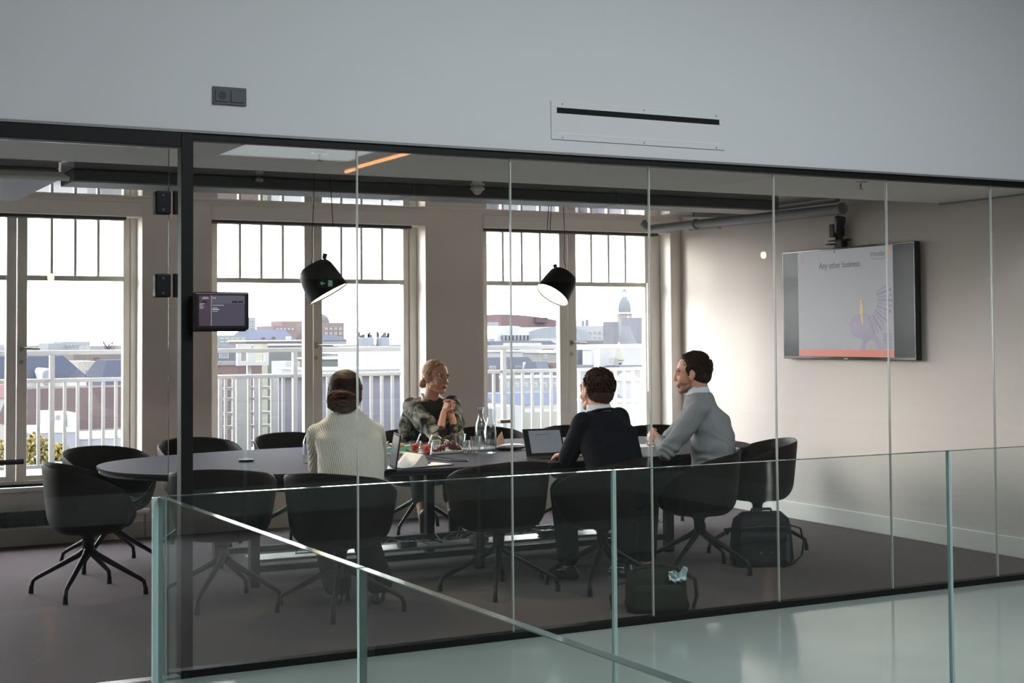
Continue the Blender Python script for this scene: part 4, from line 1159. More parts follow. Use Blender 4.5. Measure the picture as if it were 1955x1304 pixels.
vg = empty('air_grille', (4.353, GY - .012, 2.680), 0, 'white slotted air grille plate on the wall above the partition', 'air grille')
g = MB(); w2, h2 = .558, .101
g.box(-w2, w2, -.006, 0, .068, h2).box(-w2, w2, -.006, 0, -h2, .038).box(-w2, -.524, -.006, 0, .038, .068).box(.523, w2, -.006, 0, .038, .068)
g.build('plate', m_hallwall, vg, bevel=.001)
MB().box(-.524, .523, -.0012, -.0002, .038, .068).build('slot', mat('dark_slot', (8, 8, 8), .9), vg)
MB().box(-.52, .525, -.0068, -.006, -.068, -.066).build('fold_line', m_base, vg)
for x in (-.49, .02, .5):
    for z in (.088, -.09):
        MB().lathe([(.0, .0075), (.0045, .0075), (.0045, .0055)], n=10, M=Matrix.Translation((x, 0, z)) @ Matrix.Rotation(PI / 2, 4, 'X'), caps=False).build('screw', m_grey, vg)

# ------------------------------------------------------------------ ceiling fittings
dk = empty('air_duct', (3.0, 9.08, 2.49), 0, 'long grey rectangular duct hanging under the ceiling before the windows', 'duct')
MB().box(-1.2, 4.04, -.20, .20, .0, .068).build('duct_body', m_duct, dk, bevel=.004)
MB().box(-1.2, 4.04, -.17, .17, -.004, .0).build('underside_panel', m_grey, dk)
wd = empty('wide_duct', (0, 9.6, 2.49), 0, 'broad flat duct section under the ceiling, beyond the left door pane', 'duct')
MB().box(-2.5, 1.72, -.68, .74, .0, .068).build('duct_body', m_grey, wd, bevel=.004)
for x in (1.0, 2.6): MB().box(x, x + .006, -.204, .204, -.006, .068).build('duct_joint', m_grey, dk)
def pipe(pts, r, name, label, m=m_grey, rings=()):
    o = empty(name, pts[0], 0, label, 'pipe', 'pipes under the ceiling')
    MB().tube(pts, r, 16).build('pipe_run', m, o, smooth=True, world=True, auto=60)
    for q in rings:
        a, b = Vector(pts[-2]), Vector(pts[-1]); p = a.lerp(b, q); d = (b - a).normalized() * .012
        MB().tube([p - d, p + d], r * 1.28, 16).build('clamp', m_grey, o, smooth=True, world=True, auto=40)
    return o
pA, pB = at(1232, 438, X=7.45), at(1612, 398, X=7.45)
pipe([(pA.x - .02, pA.y + .0, UC), (pA.x - .02, pA.y, pA.z + .06), (pA.x, pA.y - .05, pA.z), tuple(pB)], .036, 'ceiling_pipe', 'thick grey pipe with an elbow, running forward under the ceiling at the right', rings=(.28, .99))
pC, pD = at(1318, 436, X=7.72), at(1600, 404, X=7.72)
pipe([tuple(pC), tuple(pD)], .026, 'ceiling_pipe', 'thinner pipe close to the right wall under the ceiling', rings=(.22, .6))
for k, (yy, zz) in enumerate(((8.98, 2.60), (9.06, 2.56), (9.14, 2.53))):
    pass
lamprail = empty('pipe_rack', (0.6, 8.8, 2.5), 0, 'bundle of pale pipes under the ceiling at the far left', 'pipe')
for k in range(4):
    MB().tube([(-1.2, 8.62 + .07 * k, 2.470 + .016 * k), (1.72, 8.62 + .07 * k, 2.470 + .016 * k)], .014, 12).build('pipe_run', m_ceil, lamprail, smooth=True, world=True)
# sprinklers and presence sensor
def sprinkler(p, label):
    o = empty('sprinkler_head', p, 0, label, 'sprinkler', 'ceiling sprinklers')
    MB().lathe([(.0, 0), (.042, 0), (.040, -.006), (.012, -.01), (.0, -.01)], n=24, caps=False).build('rosette', m_steel, o, smooth=True, auto=40)
    MB().tube([(0, 0, -.008), (0, 0, -.045)], .006, 10).build('stem', m_steel, o, smooth=True)
    MB().lathe([(.0, -.045), (.018, -.045), (.018, -.049), (.0, -.049)], n=16, caps=False).build('deflector', m_steel, o, smooth=True)
sprinkler(tuple(at(1643, 347, Z=2.5)), 'sprinkler in the lowered ceiling above the wall screen')
sprinkler(tuple(at(610, 291, Z=2.5)), 'sprinkler in the lowered ceiling above the left pendant lamp')
so_ = empty('presence_sensor', tuple(at(911, 349, Y=8.86)), 0, 'white dome presence sensor fixed to the duct, left of the right lamp', 'sensor')
MB().lathe([(.0, 0), (.040, 0), (.042, -.03), (.050, -.034), (.052, -.046), (.0, -.046)], n=28, caps=False).build('housing', m_base, so_, smooth=True, auto=30)
MB().lathe([(.046, -.046), (.036, -.058), (.02, -.078), (.0, -.084)], n=28, caps=False).build('lens', mat('sensor_lens', (225, 225, 220), .3), so_, smooth=True)
sp = empty('ceiling_spotlight', tuple(at(497, 343, Y=8.86)), 0, 'tiny swivel spotlight fixed to the duct above the middle window', 'spotlight')
MB().tube([(0, .03, .01), (0, -.005, 0)], .012, 12).build('bracket', m_steel, sp, smooth=True)
MB().tube([(-.035, -.01, .0), (.012, -.01, -.004)], [.014, .016], 14).build('head', m_steel, sp, smooth=True)

# ------------------------------------------------------------------ radiator under the left window
m_fin = mat('black_radiator_fins', (16, 15, 16), 0.8, var=0.3, scale=200, spec=.05)
ra = empty('fin_radiator', (1.4, WY - .10, .21), 0, 'black finned convector radiator under the left window', 'radiator')
MB().tube([(-1.6, 0, 0), (1.40, 0, 0)], .02, 12).build('pipe', m_black, ra, smooth=True)
fm = MB()
for i in range(230):
    x = -1.55 + i * .0125
    fm.box(x, x + .0025, -.055, .055, -.055, .055)
fo = fm.build('fins', m_fin, ra); fo['kind'] = 'stuff'
MB().tube([(1.40, 0, 0), (1.47, 0, 0), (1.47, 0, -.19)], .009, 10).build('valve_pipe', m_steel, ra, smooth=True)
MB().tube([(1.40, 0, .004), (1.50, 0, .004)], [.02, .024], 14).build('valve_knob', m_base, ra, smooth=True)
# ------------------------------------------------------------------ things on the table
TT = .740
m_clear = glass_mat('drinking_glass', (.93, .95, .95), refl=3.0, ior=1.5)
m_clear2 = glass_mat('clear_plastic', (.93, .94, .94), refl=2.4, ior=1.5)
m_water = glass_mat('still_water', (.80, .84, .86), refl=.9, ior=1.33)
m_paper = mat('white_paper', (226, 222, 214), .7, var=.04, scale=12)
m_tray = mat('pale_grey_tray', (168, 172, 166), .4, var=.06, scale=12)
m_lap = mat('dark_laptop_shell', (16, 16, 17), .6, var=.1, scale=40, spec=.06)
m_key = mat('black_keys', (16, 16, 17), .5)


def onT(px, py): return at(px, py, Z=TT)


# puck
p = onT(470, 881)
o = empty('conference_microphone', (p.x, p.y, TT), 0, 'small black conference microphone puck alone on the left of the table', 'microphone')
MB().lathe([(.0, 0), (.045, 0), (.052, .008), (.05, .014), (.0, .020)], n=32, caps=False).build('body', m_black, o, smooth=True)
MB().lathe([(.0, .0205), (.012, .0200), (.012, .0185)], n=16, caps=False).build('button', m_dgrey, o, smooth=True)
# water bottle
p = onT(588, 884)
o = empty('water_bottle', (p.x, p.y, TT), 0, 'clear plastic water bottle with blue and white label and dark cap', 'bottle')
MB().lathe([(.0, 0), (.030, 0), (.033, .01), (.031, .03), (.033, .05), (.033, .13), (.030, .145), (.018, .175), (.012, .185), (.012, .198)], n=28, caps=False).build('bottle_body', m_clear2, o, smooth=True)
MB().lathe([(.0336, .055), (.0336, .125)], n=28, caps=False).build('label', mat('blue_white_label', (186, 200, 226), .4, rgb2=(34, 74, 140), scale=46), o, smooth=True)
MB().lathe([(.0, .188), (.0145, .188), (.0145, .208), (.0, .208)], n=20, caps=False).build('cap', m_black, o, smooth=True, auto=40)

def laptop(loc, rz, open_deg, label, W_=.30, D_=.205, screen=None):
    o = empty('laptop', loc, rz, label, 'laptop')
    MB().box(-W_ / 2, W_ / 2, -D_ / 2, D_ / 2, .0, .014).build('base', m_lap, o, bevel=.003)
    MB().box(-W_ / 2 + .02, W_ / 2 - .02, -D_ / 2 + .085, D_ / 2 - .02, .014, .016).build('keyboard', m_key, o)
    MB().box(-.045, .045, -D_ / 2 + .01, -D_ / 2 + .07, .014, .0146).build('trackpad', m_dgrey, o)
    M = Matrix.Translation((0, D_ / 2 - .004, .014)) @ Matrix.Rotation(math.radians(open_deg - 90), 4, 'X').inverted()
    l = MB().box(-W_ / 2, W_ / 2, -.004, .004, 0, D_); l.xf(M); lid = l.build('lid', m_lap, o, bevel=.003)
    s = MB().box(-W_ / 2 + .012, W_ / 2 - .012, -.0052, -.004, .014, D_ - .012); s.xf(M); s.build('display', screen or m_scr_off, lid)
    return o


p = onT(714, 884)
laptop((3.50, 8.33, TT), math.radians(-106), 98, 'open dark laptop beside the woman in the cream sweater, screen edge-on')
# tablet with keyboard of the man in navy
m_dim = mat('dimmed_slide', (128, 134, 146), .25, var=.1, scale=6, emit=.10)
pc = at(1045, 872, Z=TT)
tb2 = empty('tablet_computer', (pc.x + .02, pc.y + .05, TT), math.radians(-4), 'propped up tablet computer with a grey slide on screen, beside the man in navy', 'tablet')
Mx = Matrix.Rotation(math.radians(-22), 4, 'X')
q = MB().box(-.145, .145, -.0045, .0045, .0, .195); q.xf(Mx); hs = q.build('housing', m_black, tb2, bevel=.004)
q = MB().box(-.105, .130, -.0058, -.0046, .022, .180); q.xf(Mx); ds = q.build('display', m_dim, tb2)
q = MB().box(-.06, .05, -.0064, -.0058, .150, .154); q.xf(Mx); q.build('text_line', mat('dim_print', (88, 94, 106), .3), ds)
q = MB().box(-.06, .06, .0046, .0060, .03, .14); q.xf(Mx @ Matrix.Rotation(0, 4, 'X')); q.build('back_cover', m_dgrey, tb2)
q = MB(); q.add([(-.06, .03, .0), (.06, .03, .0), (.06, .10, 0), (-.06, .10, 0), (-.06, .075, .13), (.06, .075, .13)], [(0, 1, 2, 3), (2, 3, 4, 5)]); q.build('kickstand', m_dgrey, tb2)
MB().box(-.145, .145, -.21, -.01, .0, .006).build('keyboard_cover', m_lap, tb2, bevel=.002)

# open notebook
p = onT(800, 890)
nb_ = empty('open_notebook', (p.x, p.y, TT), math.radians(12), 'open notebook with one page curling up, at the near edge of the table', 'notebook')
MB().box(-.20, .20, -.10, .10, .0005, .005).build('cover', m_black, nb_, bevel=.002)
MB().box(.004, .19, -.095, .095, .005, .0085).build('right_pages', m_paper, nb_)
g = MB(); N = 16
sec = [(-.19 + .19 * i / N, .006 + .075 * math.sin(PI * min(.999, (i / N)) ** 3.4) ** 1.0) for i in range(N + 1)]
g.add([(x, y, z) for y in (-.095, .095) for x, z in sec] + [(x, y, .005) for y in (-.095, .095) for x, z in sec],
      [(i, i + 1, N + 2 + i, N + 1 + i) for i in range(N)] + [(2 * N + 2 + i, 3 * N + 3 + i, 3 * N + 4 + i, 2 * N + 3 + i) for i in range(N)] +
      [(i, 2 * N + 2 + i, 2 * N + 3 + i, i + 1) for i in range(N)] + [(N + 1 + i, N + 2 + i, 3 * N + 4 + i, 3 * N + 3 + i) for i in range(N)])
g.build('curled_pages', m_paper, nb_, smooth=True)
tag(MB().tube([(p.x + .01, p.y - .01, TT + .014), (p.x + .10, p.y + .05, TT + .012)], .004, 8).build('pen', mat('blue_pen', (40, 60, 120), .3), smooth=True), 'dark blue pen lying in the open notebook', 'pen')

# sandwich pack
p = onT(765, 866)
sp_ = empty('sandwich_pack', (p.x, p.y + .03, TT), math.radians(-10), 'teal cardboard sandwich pack with bread showing, left of the food tray', 'sandwich pack')
g = MB(); g.add([(-.10, -.05, .0), (.10, -.05, .0), (.10, .06, .0), (-.10, .06, .0), (-.09, .02, .035), (.10, .02, .055), (.10, .06, .055), (-.09, .06, .035)],
               [(0, 1, 2, 3), (0, 4, 5, 1), (4, 7, 6, 5), (1, 5, 6, 2), (0, 3, 7, 4), (2, 6, 7, 3)])
g.build('carton', mat('teal_card', (70, 168, 150), .5, rgb2=(150, 196, 170), scale=11), sp_)
MB().box(-.115, .09, -.085, -.045, .0, .004).build('carton_flap', mat('pale_card', (206, 200, 176), .6), sp_)
MB().ball((-.005, .03, .052), (.055, .030, .020), 18, 10).build('bread', mat('bread_crust', (206, 150, 84), .7, rgb2=(232, 190, 130), scale=30), sp_, smooth=True)
g = MB(); rnd = random.Random(2)
for k in range(5): g.obox((-.085 + .018 * k, .04 + rnd.uniform(-.01, .02), .050 + rnd.uniform(-.004, .014)), (.045, .05, .002), (rnd.uniform(-.5, .5), rnd.uniform(-.6, .6), rnd.uniform(-1, 1)))
g.build('napkin', m_paper, sp_)

# trays
def tray(x0, x1, y0, y1, rz, label):
    c = ((x0 + x1) / 2, (y0 + y1) / 2); o = empty('serving_tray', (c[0], c[1], TT), rz, label, 'tray', 'pale trays in the middle of the table')
    w, d = (x1 - x0) / 2, (y1 - y0) / 2
    MB().box(-w + .01, w - .01, -d + .01, d - .01, .0, .006).build('tray_base', m_tray, o, bevel=.002)
    g = MB()
    for a, b, c_, d_ in ((-w, w, -d, -d + .012), (-w, w, d - .012, d), (-w, -w + .012, -d + .012, d - .012), (w - .012, w, -d + .012, d - .012)): g.box(a, b, c_, d_, .002, .016)
    g.build('tray_rim', m_tray, o, bevel=.002)
    return o


t1 = onT(838, 868); t2 = onT(932, 861)
tray(t1.x - .19, t1.x + .19, t1.y + .01, t1.y + .30, math.radians(8), 'pale rectangular tray with red grapes and fruit cups, left of the carafes')
tray(t2.x - .18, t2.x + .16, t2.y + .01, t2.y + .31, math.radians(8), 'pale rectangular tray under the glass carafes and tumblers')
ZT = TT + .006


def cup(px, py, h, r0, r1, fill, lab, spoon=None):
    p = at(px, py, Z=ZT); o = empty('fruit_cup', (p.x, p.y, ZT), 0, lab, 'plastic cup', 'cups of food on the left tray')
    MB().lathe([(.0, 0), (r0, 0), (r1, h), (r1 + .003, h), (r1 + .003, h - .003)], n=28, caps=False).build('cup', m_clear2, o, smooth=True, auto=40)
    g = MB(); rnd = random.Random(int(px))
    for k in range(34):
        a = rnd.uniform(0, 6.28); rr = rnd.uniform(0, r0 * .72); z = rnd.uniform(.012, h * .80)
        g.ball((rr * math.cos(a), rr * math.sin(a), z), (.012, .012, .010), 8, 6)
    fo = g.build('fruit_pieces', fill, o, smooth=True); fo['kind'] = 'stuff'
    if spoon:
        MB().tube([(0, 0, h * .5), (spoon * .6, .01, h + .02), (spoon, .02, h + .05)], [.003, .004, .004], 8).build('plastic_spoon', m_clear2, o, smooth=True)


m_orf = mat('orange_fruit', (214, 110, 44), .4, rgb2=(190, 70, 40), scale=40)
m_redf = mat('red_orange_fruit', (206, 74, 44), .4, rgb2=(222, 120, 50), scale=40)
cup(793, 866, .085, .032, .043, m_orf, 'clear cup of orange fruit, leftmost on the left tray', .05)
cup(815, 870, .085, .032, .043, m_redf, 'clear cup of red and orange fruit, right of the orange one', .05)
p = at(833, 858, Z=ZT); o = empty('sauce_cup', (p.x, p.y, ZT), 0, 'small cup of pale mint sauce behind the fruit cups', 'plastic cup')
MB().lathe([(.0, 0), (.028, 0), (.036, .075), (.038, .075)], n=24, caps=False).build('cup', m_clear2, o, smooth=True)
MB().lathe([(.0, .004), (.026, .004), (.033, .066), (.0, .066)], n=24, caps=False).build('sauce', mat('mint_sauce', (206, 222, 212), .3), o, smooth=True)
m_grape = mat('red_grape_skin', (112, 34, 38), .3, rgb2=(70, 20, 30), scale=30, spec=.6)
g0 = None; rnd = random.Random(11); c0 = at(862, 862, Z=ZT)
ax = Vector((1, .02, 0)); n_g = 0
for k in range(84):
    u = rnd.uniform(-.115, .085); v = rnd.uniform(-.03, .05); lay = max(0, 1 - abs(u) / .12) * rnd.uniform(.005, .062)
    loc = (c0.x + u, c0.y + .03 + v, ZT + .011 + lay)
    if g0 is None:
        g0 = MB().ball((0, 0, 0), (.011, .011, .012), 12, 8).build('grape', m_grape, smooth=True)
        gr = g0
    else:
        gr = g0.copy(); COL.objects.link(gr)
    gr.location = loc
    tag(gr, 'dark red grape in the heap on the left tray', 'grape', 'red grapes heaped on the tray')
g = MB(); rnd = random.Random(4)
for k in range(26): g.obox((rnd.uniform(-.06, .06), rnd.uniform(-.03, .03), rnd.uniform(.02, .088)), (.042, .028, .002), (rnd.uniform(-.8, .8), rnd.uniform(-.8, .8), rnd.uniform(0, 3)))
p = at(848, 858, Z=ZT)
tag(g.build('salad_leaves', mat('salad_green', (96, 108, 48), .5, rgb2=(170, 130, 60), scale=20), loc=(p.x, p.y + .09, ZT)), 'green salad leaves piled behind the grapes', 'salad', kind='stuff')


def tumbler(px, py, h, r, lab):
    p = at(px, py, Z=ZT); o = empty('tumbler', (p.x, p.y, ZT), 0, lab, 'glass', 'tumblers on the right tray')
    MB().lathe([(.0, .008), (r * .78, .008), (r, h), (r * 1.035, h), (r * .84, .0), (.0, .0)], n=30, caps=False).build('glass_body', m_clear, o, smooth=True, auto=50)


tumbler(879, 851, .085, .042, 'clear tumbler at the back of the right tray')
tumbler(890, 864, .080, .030, 'narrow clear tumbler, front left of the right tray')
tumbler(908, 864, .110, .036, 'tall clear tumbler directly before the carafes')


def carafe(px, py, h, fill, lab):
    p = at(px, py, Z=ZT); o = empty('carafe', (p.x, p.y, ZT), 0, lab, 'carafe', 'glass carafes on the right tray')
    s = h / .27
    prof = [(.0, .004), (.040, .004), (.043, .02), (.043, .125), (.036, .160), (.022, .195), (.0205, .225), (.027, .262), (.029, .27)]
    MB().lathe([(r, z * s) for r, z in prof] + [(r - .0022, z * s) for r, z in prof[::-1][:-2]], n=34, caps=False).build('glass_body', m_clear, o, smooth=True, auto=60)
    MB().lathe([(.0, .008), (.0395, .008), (.0395, fill), (.0, fill)], n=30, caps=False).build('water', m_water, o, smooth=True, auto=40)


carafe(918, 848, .27, .10, 'half full glass carafe, the back left one of the two')
carafe(936, 866, .31, .20, 'fuller glass carafe, the front right one of the two')

# things right of the carafes
p = onT(992, 862)
o = empty('round_pouch', (p.x + .02, p.y + .16, TT), math.radians(6), 'flat dark rounded pouch lying right of the carafes', 'pouch')
MB().ball((0, 0, .022), (.125, .075, .022), 26, 12).build('pouch_body', mat('blue_grey_pouch', (70, 78, 92), .45, var=.2, scale=8), o, smooth=True)
MB().ball((.01, -.003, .026), (.10, .078, .006), 26, 8).build('brown_band', mat('tan_band', (150, 104, 62), .5), o, smooth=True)
p = onT(966, 852)
o = empty('tent_card', (p.x + .01, p.y + .10, TT), math.radians(24), 'upright folded paper card with a red figure, right of the carafes', 'card')
MB().add([(-.06, 0, 0), (.05, 0, 0), (.055, .03, .10), (-.045, .03, .02)], [(0, 1, 2, 3)]).add([(-.06, .004, 0), (.05, .004, 0), (.055, .034, .10), (-.045, .034, .02)], [(3, 2, 1, 0)]).build('card_front', mat('printed_card', (188, 176, 160), .6, rgb2=(150, 90, 74), scale=16), o)
MB().add([(-.06, .08, 0), (.05, .08, 0), (.055, .036, .10), (-.045, .036, .02)], [(3, 2, 1, 0)]).build('card_back', m_paper, o)
p = at(963, 814, Y=10.93)
tag(MB().box(-.055, .055, -.035, .035, 0, .028).build('food_wrapper', mat('kraft_wrapper', (206, 184, 150), .6, rgb2=(170, 140, 104), scale=24), bevel=.008, loc=(p.x, 10.93, .822)), 'crumpled beige wrapper resting on the back of a window side chair', 'wrapper')
p = onT(1235, 852)
pp = empty('paper_sheets', (p.x + .02, p.y + .05, TT), math.radians(8), 'white sheets of paper before the man in grey', 'paper')
for k in range(2): MB().box(-.15, .15, -.105, .105, .0005 + k * .0015, .0015 + k * .0015).build('sheet', m_paper, pp).rotation_euler = (0, 0, .16 * k)
MB().tube([(-.12, -.02, .006), (-.02, .04, .012), (.08, .0, .006)], .002, 6).build('paper_clip', m_steel, pp, smooth=True)
cb = MB()
p0, p1, p2, p3, p4 = onT(748, 861), onT(780, 866), onT(818, 874), onT(860, 881), onT(894, 882)
cb.tube([(q.x, q.y, TT + .004 + dz) for q, dz in ((p0, .03), (p1, .02), (p2, .0), (p3, 0.0), (p4, 0.0), (onT(893, 879), .0), (onT(858, 876), .0), (onT(822, 871), .0))], .0035, 8)
tag(cb.build('power_cable', m_black, smooth=True), 'thin black cable looping over the table between notebook and tray', 'cable')

# cables under the table
cc = empty('floor_cables', (4.5, 9.2, .12), 0, 'loose cables and adapters in the tray under the table', 'cable')
rnd = random.Random(21)
m_cab = [m_black, mat('beige_cable', (150, 130, 96), .5), mat('grey_cable', (120, 120, 118), .5)]
for k in range(11):
    x0 = 3.2 + k * .25; g = MB(); pts = []
    for i in range(12): pts.append((x0 + .05 * i + rnd.uniform(-.05, .05), 9.26 + rnd.uniform(-.10, .10), .135 + abs(rnd.gauss(0, .03))))
    g.tube(pts, .0045, 6); g.build('cable', m_cab[k % 3], cc, smooth=True, world=True)
for k in range(4):
    MB().box(3.5 + k * .55, 3.62 + k * .55, 9.22, 9.30, .119, .155).build('adapter', m_dgrey, cc, world=True, bevel=.006)
for (x, y) in ((4.55, 9.3), (4.62, 9.32)):
    tag(MB().tube([(x, y, .68), (x + .02, y, .45), (x - .03, y + .02, .25), (x + .04, y, .14)], .005, 8).build('hanging_cable', m_black, smooth=True), 'black cable hanging from the table centre to the tray below', 'cable', 'cables hanging under the table')

# ------------------------------------------------------------------ bags
m_nylon = mat('black_nylon', (24, 26, 29), .6, var=.3, scale=30, bump=.15, bscale=180, spec=.35)
m_nylon2 = mat('worn_black_canvas', (44, 43, 38), .75, var=.3, scale=20, bump=.2, bscale=160, spec=.2)


def soft_box(name, w, d, h, m, parent, taper=.88, z0=.0, bev=.05, loc=(0, 0, 0), wob=.006):
    g = MB(); n = 14; k = 0
    rings = []
    for i in range(9):
        t = i / 8; zz = z0 + h * t
        s_ = 1 - (1 - taper) * t; e = bev * (max(0, 1 - t / .12) ** 2 * .5 + max(0, (t - .82) / .18) ** 2)
        rings.append((zz, w / 2 * s_ - e, d / 2 * s_ - e))
    for zz, a, b in rings:
        for x, y in sup(a, b, 4.5, 40): g.v.append((x + loc[0], y + loc[1], zz + loc[2]))
    for i in range(8):
        for j in range(40): g.f.append([i * 40 + j, i * 40 + (j + 1) % 40, (i + 1) * 40 + (j + 1) % 40, (i + 1) * 40 + j]); g.mi.append(0)
    g.f.append(list(range(40))[::-1]); g.mi.append(0); g.f.append([320 + j for j in range(40)]); g.mi.append(0)
    g.v = [(x + wob * noise.noise(Vector((x * 7, y * 7, z * 7))), y + wob * noise.noise(Vector((x * 6 + 9, y * 7, z * 8))), z) for x, y, z in g.v]
    return g.build(name, m, parent, smooth=True, auto=70)


bc_ = at(1462, 1084, Z=0)
bg1 = empty('laptop_bag', (bc_.x + .06, bc_.y + .12, 0), math.radians(-20), 'big black soft laptop bag with shoulder strap on the carpet at the right', 'bag')
soft_box('main_body', .44, .20, .355, m_nylon, bg1, taper=.84)
soft_box('front_pocket', .36, .05, .235, m_nylon, bg1, taper=.92, loc=(-.02, -.115, .01), bev=.02)
g = MB(); g.tube([(-.075, 0, .345), (-.065, 0, .372), (.065, 0, .372), (.075, 0, .345)], .010, 10); g.build('handle', m_nylon, bg1, smooth=True)
g = MB(); g.tube([(.20, -.02, .26), (.265, -.02, .24), (.285, -.03, .15), (.27, -.03, .06), (.20, -.05, .012), (.10, -.16, .012)], [.016] * 6, 8, flat=.35); g.build('shoulder_strap', m_nylon, bg1, smooth=True)
g = MB(); g.tube([(-.20, -.02, .25), (-.255, -.03, .245), (-.245, -.05, .215)], [.02, .022, .012], 8, flat=.5); g.build('side_strap', m_nylon, bg1, smooth=True)
for x in (-.05, .02): MB().tube([(x, -.142, .10), (x, -.150, .10)], .008, 10).build('buckle', mat('brass_buckle', (150, 130, 80), .35, metal=.8), bg1, smooth=True)
MB().box(.125, .15, -.146, -.136, .03, .22).build('reflective_strip', m_dgrey, bg1, bevel=.002)
g = MB(); g.tube([(-.17, -.105, .26), (0, -.125, .275), (.17, -.105, .26)], .003, 6); g.build('zip', m_dgrey, bg1, smooth=True)

bc_ = at(1272, 1172, Z=0)
bg2 = empty('backpack', (bc_.x + .02, bc_.y + .12, 0), math.radians(-24), 'worn black backpack with a white tissue in its pocket, close to the glass', 'bag')
soft_box('main_body', .40, .20, .245, m_nylon2, bg2, taper=.70, wob=.022)
soft_box('front_pocket', .30, .045, .15, m_nylon2, bg2, taper=.94, loc=(-.01, -.110, .01), bev=.02)
g = MB(); g.tube([(-.18, 0, .16), (-.235, -.02, .15), (-.27, -.03, .08), (-.26, -.04, .012)], [.012] * 4, 8, flat=.5); g.build('shoulder_strap', m_nylon2, bg2, smooth=True)
g = MB(); g.tube([(.17, .0, .20), (.215, -.02, .17), (.22, -.03, .08), (.20, -.03, .012)], [.020] * 4, 8, flat=.5); g.build('shoulder_strap', m_nylon2, bg2, smooth=True)
g = MB(); g.tube([(-.12, -.02, .236), (0, -.03, .262), (.12, -.02, .236)], .009, 8); g.build('handle', m_nylon2, bg2, smooth=True)
g = MB(); rnd = random.Random(6); vs = []; N = 7
for i in range(N):
    for j in range(N): vs.append((.05 + .10 * i / (N - 1), -.10 + .03 * rnd.uniform(-1, 1), .175 + .055 * j / (N - 1) + .012 * rnd.uniform(-1, 1) + (.02 if i > 4 and j > 4 else 0)))
g.add(vs, [(i * N + j, (i + 1) * N + j, (i + 1) * N + j + 1, i * N + j + 1) for i in range(N - 1) for j in range(N - 1)])
ts = g.build('paper_tissue', mat('tissue', (220, 236, 238), .7), None, smooth=True)
ts.location = bg2.location; ts.rotation_euler = bg2.rotation_euler
ts.modifiers.new('s', 'SOLIDIFY').thickness = .003
tag(ts, 'crumpled white tissue sticking out of the backpack', 'tissue')
# ------------------------------------------------------------------ balcony outside the windows
m_rail = mat('white_painted_steel', (128, 128, 127), .4, var=.03, scale=10)
m_deck = mat('balcony_deck', (82, 82, 84), .8, var=.2, scale=6)
structure(MB().box(-3, 12, WY + .32, 15.0, .30, .40).build('floor', m_deck), 'grey deck of the balcony outside', 'floor')
br = empty('balcony_railing', (5, 12.9, .40), 0, 'white steel balcony railing outside the windows', 'railing')
MB().box(-2.5, 10.2, 12.88, 12.92, 1.415, 1.455).build('top_rail', m_rail, br, world=True, bevel=.003)
MB().box(.6, 10.2, 12.885, 12.915, 1.182, 1.215).build('middle_rail', m_rail, br, world=True, bevel=.003)
MB().box(.6, 10.2, 12.885, 12.915, .46, .49).build('bottom_rail', m_rail, br, world=True, bevel=.003)
x = .70; k = 0
while x < 9.9:
    big = k % 10 == 6
    MB().box(x - (.020 if big else .013), x + (.020 if big else .013), 12.875 if big else 12.887, 12.925 if big else 12.913, .40 if big else .49, 1.415 if big else 1.182).build('post' if big else 'baluster', m_rail, br, world=True)
    x += .1085; k += 1
# slatted gate with boards behind the railing (middle window)
gt = empty('slatted_gate', (4.1, 13.35, .4), 0, 'white slatted gate with broad boards beyond the balcony, left half of the middle window', 'gate')
Yg = 13.35
for a, b in ((417, 424), (443, 450), (455, 475), (484, 500), (522, 530)):
    xa, xb = at(a, 780, Y=Yg).x, at(b, 780, Y=Yg).x
    MB().box(xa, xb, Yg - .015, Yg + .015, .38, at(450, 718, Y=Yg).z).build('board', m_rail, gt, world=True)
xa, xb = at(415, 780, Y=Yg).x, at(531, 780, Y=Yg).x
for y_ in (718, 742, 762, 790, 815, 845):
    z = at(450, y_, Y=Yg).z; MB().box(xa, xb, Yg + .016, Yg + .04, z - .014, z + .014).build('rung', m_rail, gt, world=True)
for a, b, t_ in ((452, 479, 657), (479, 512, 668)):
    xa, xb = at(a, 680, Y=13.9).x, at(b, 680, Y=13.9).x; z1 = at(470, t_, Y=13.9).z; z0 = at(470, 698, Y=13.9).z
    g = MB(); g.box(xa, xa + .04, 13.88, 13.92, z0, z1).box(xb - .04, xb, 13.88, 13.92, z0, z1).box(xa + .04, xb - .04, 13.88, 13.92, z1 - .04, z1).box(xa + .04, xb - .04, 13.88, 13.92, z0, z0 + .04)
    g.build('loop_frame', m_rail, gt, world=True)
MB().box(at(478, 700, Y=13.9).x - .02, at(478, 700, Y=13.9).x + .02, 13.93, 13.96, .3, at(470, 690, Y=13.9).z).build('loop_post', m_rail, gt, world=True)
pn = empty('grey_screen_panel', (5.0, 13.6, .4), 0, 'pale grey screen panel behind the balcony railing, middle window', 'screen panel')
Yp = 13.6
MB().box(at(532, 760, Y=Yp).x, at(790, 760, Y=Yp).x, Yp, Yp + .05, .3, at(650, 718, Y=Yp).z).build('panel', mat('lavender_grey_panel', (98, 97, 106), .6, var=.06, scale=3), pn, world=True)
MB().box(at(532, 760, Y=Yp).x, at(790, 760, Y=Yp).x, Yp - .03, Yp + .08, at(650, 718, Y=Yp).z, at(650, 713, Y=Yp).z).build('capping', m_rail, pn, world=True)

# ------------------------------------------------------------------ the town beyond
GZ = -17.0
structure(MB().box(-900, 1500, 15, 1600, GZ - 1, GZ).build('ground', mat('town_ground', (52, 52, 54), .9, var=.3, scale=.05)), 'streets of the town far below', 'ground')
_c = {}


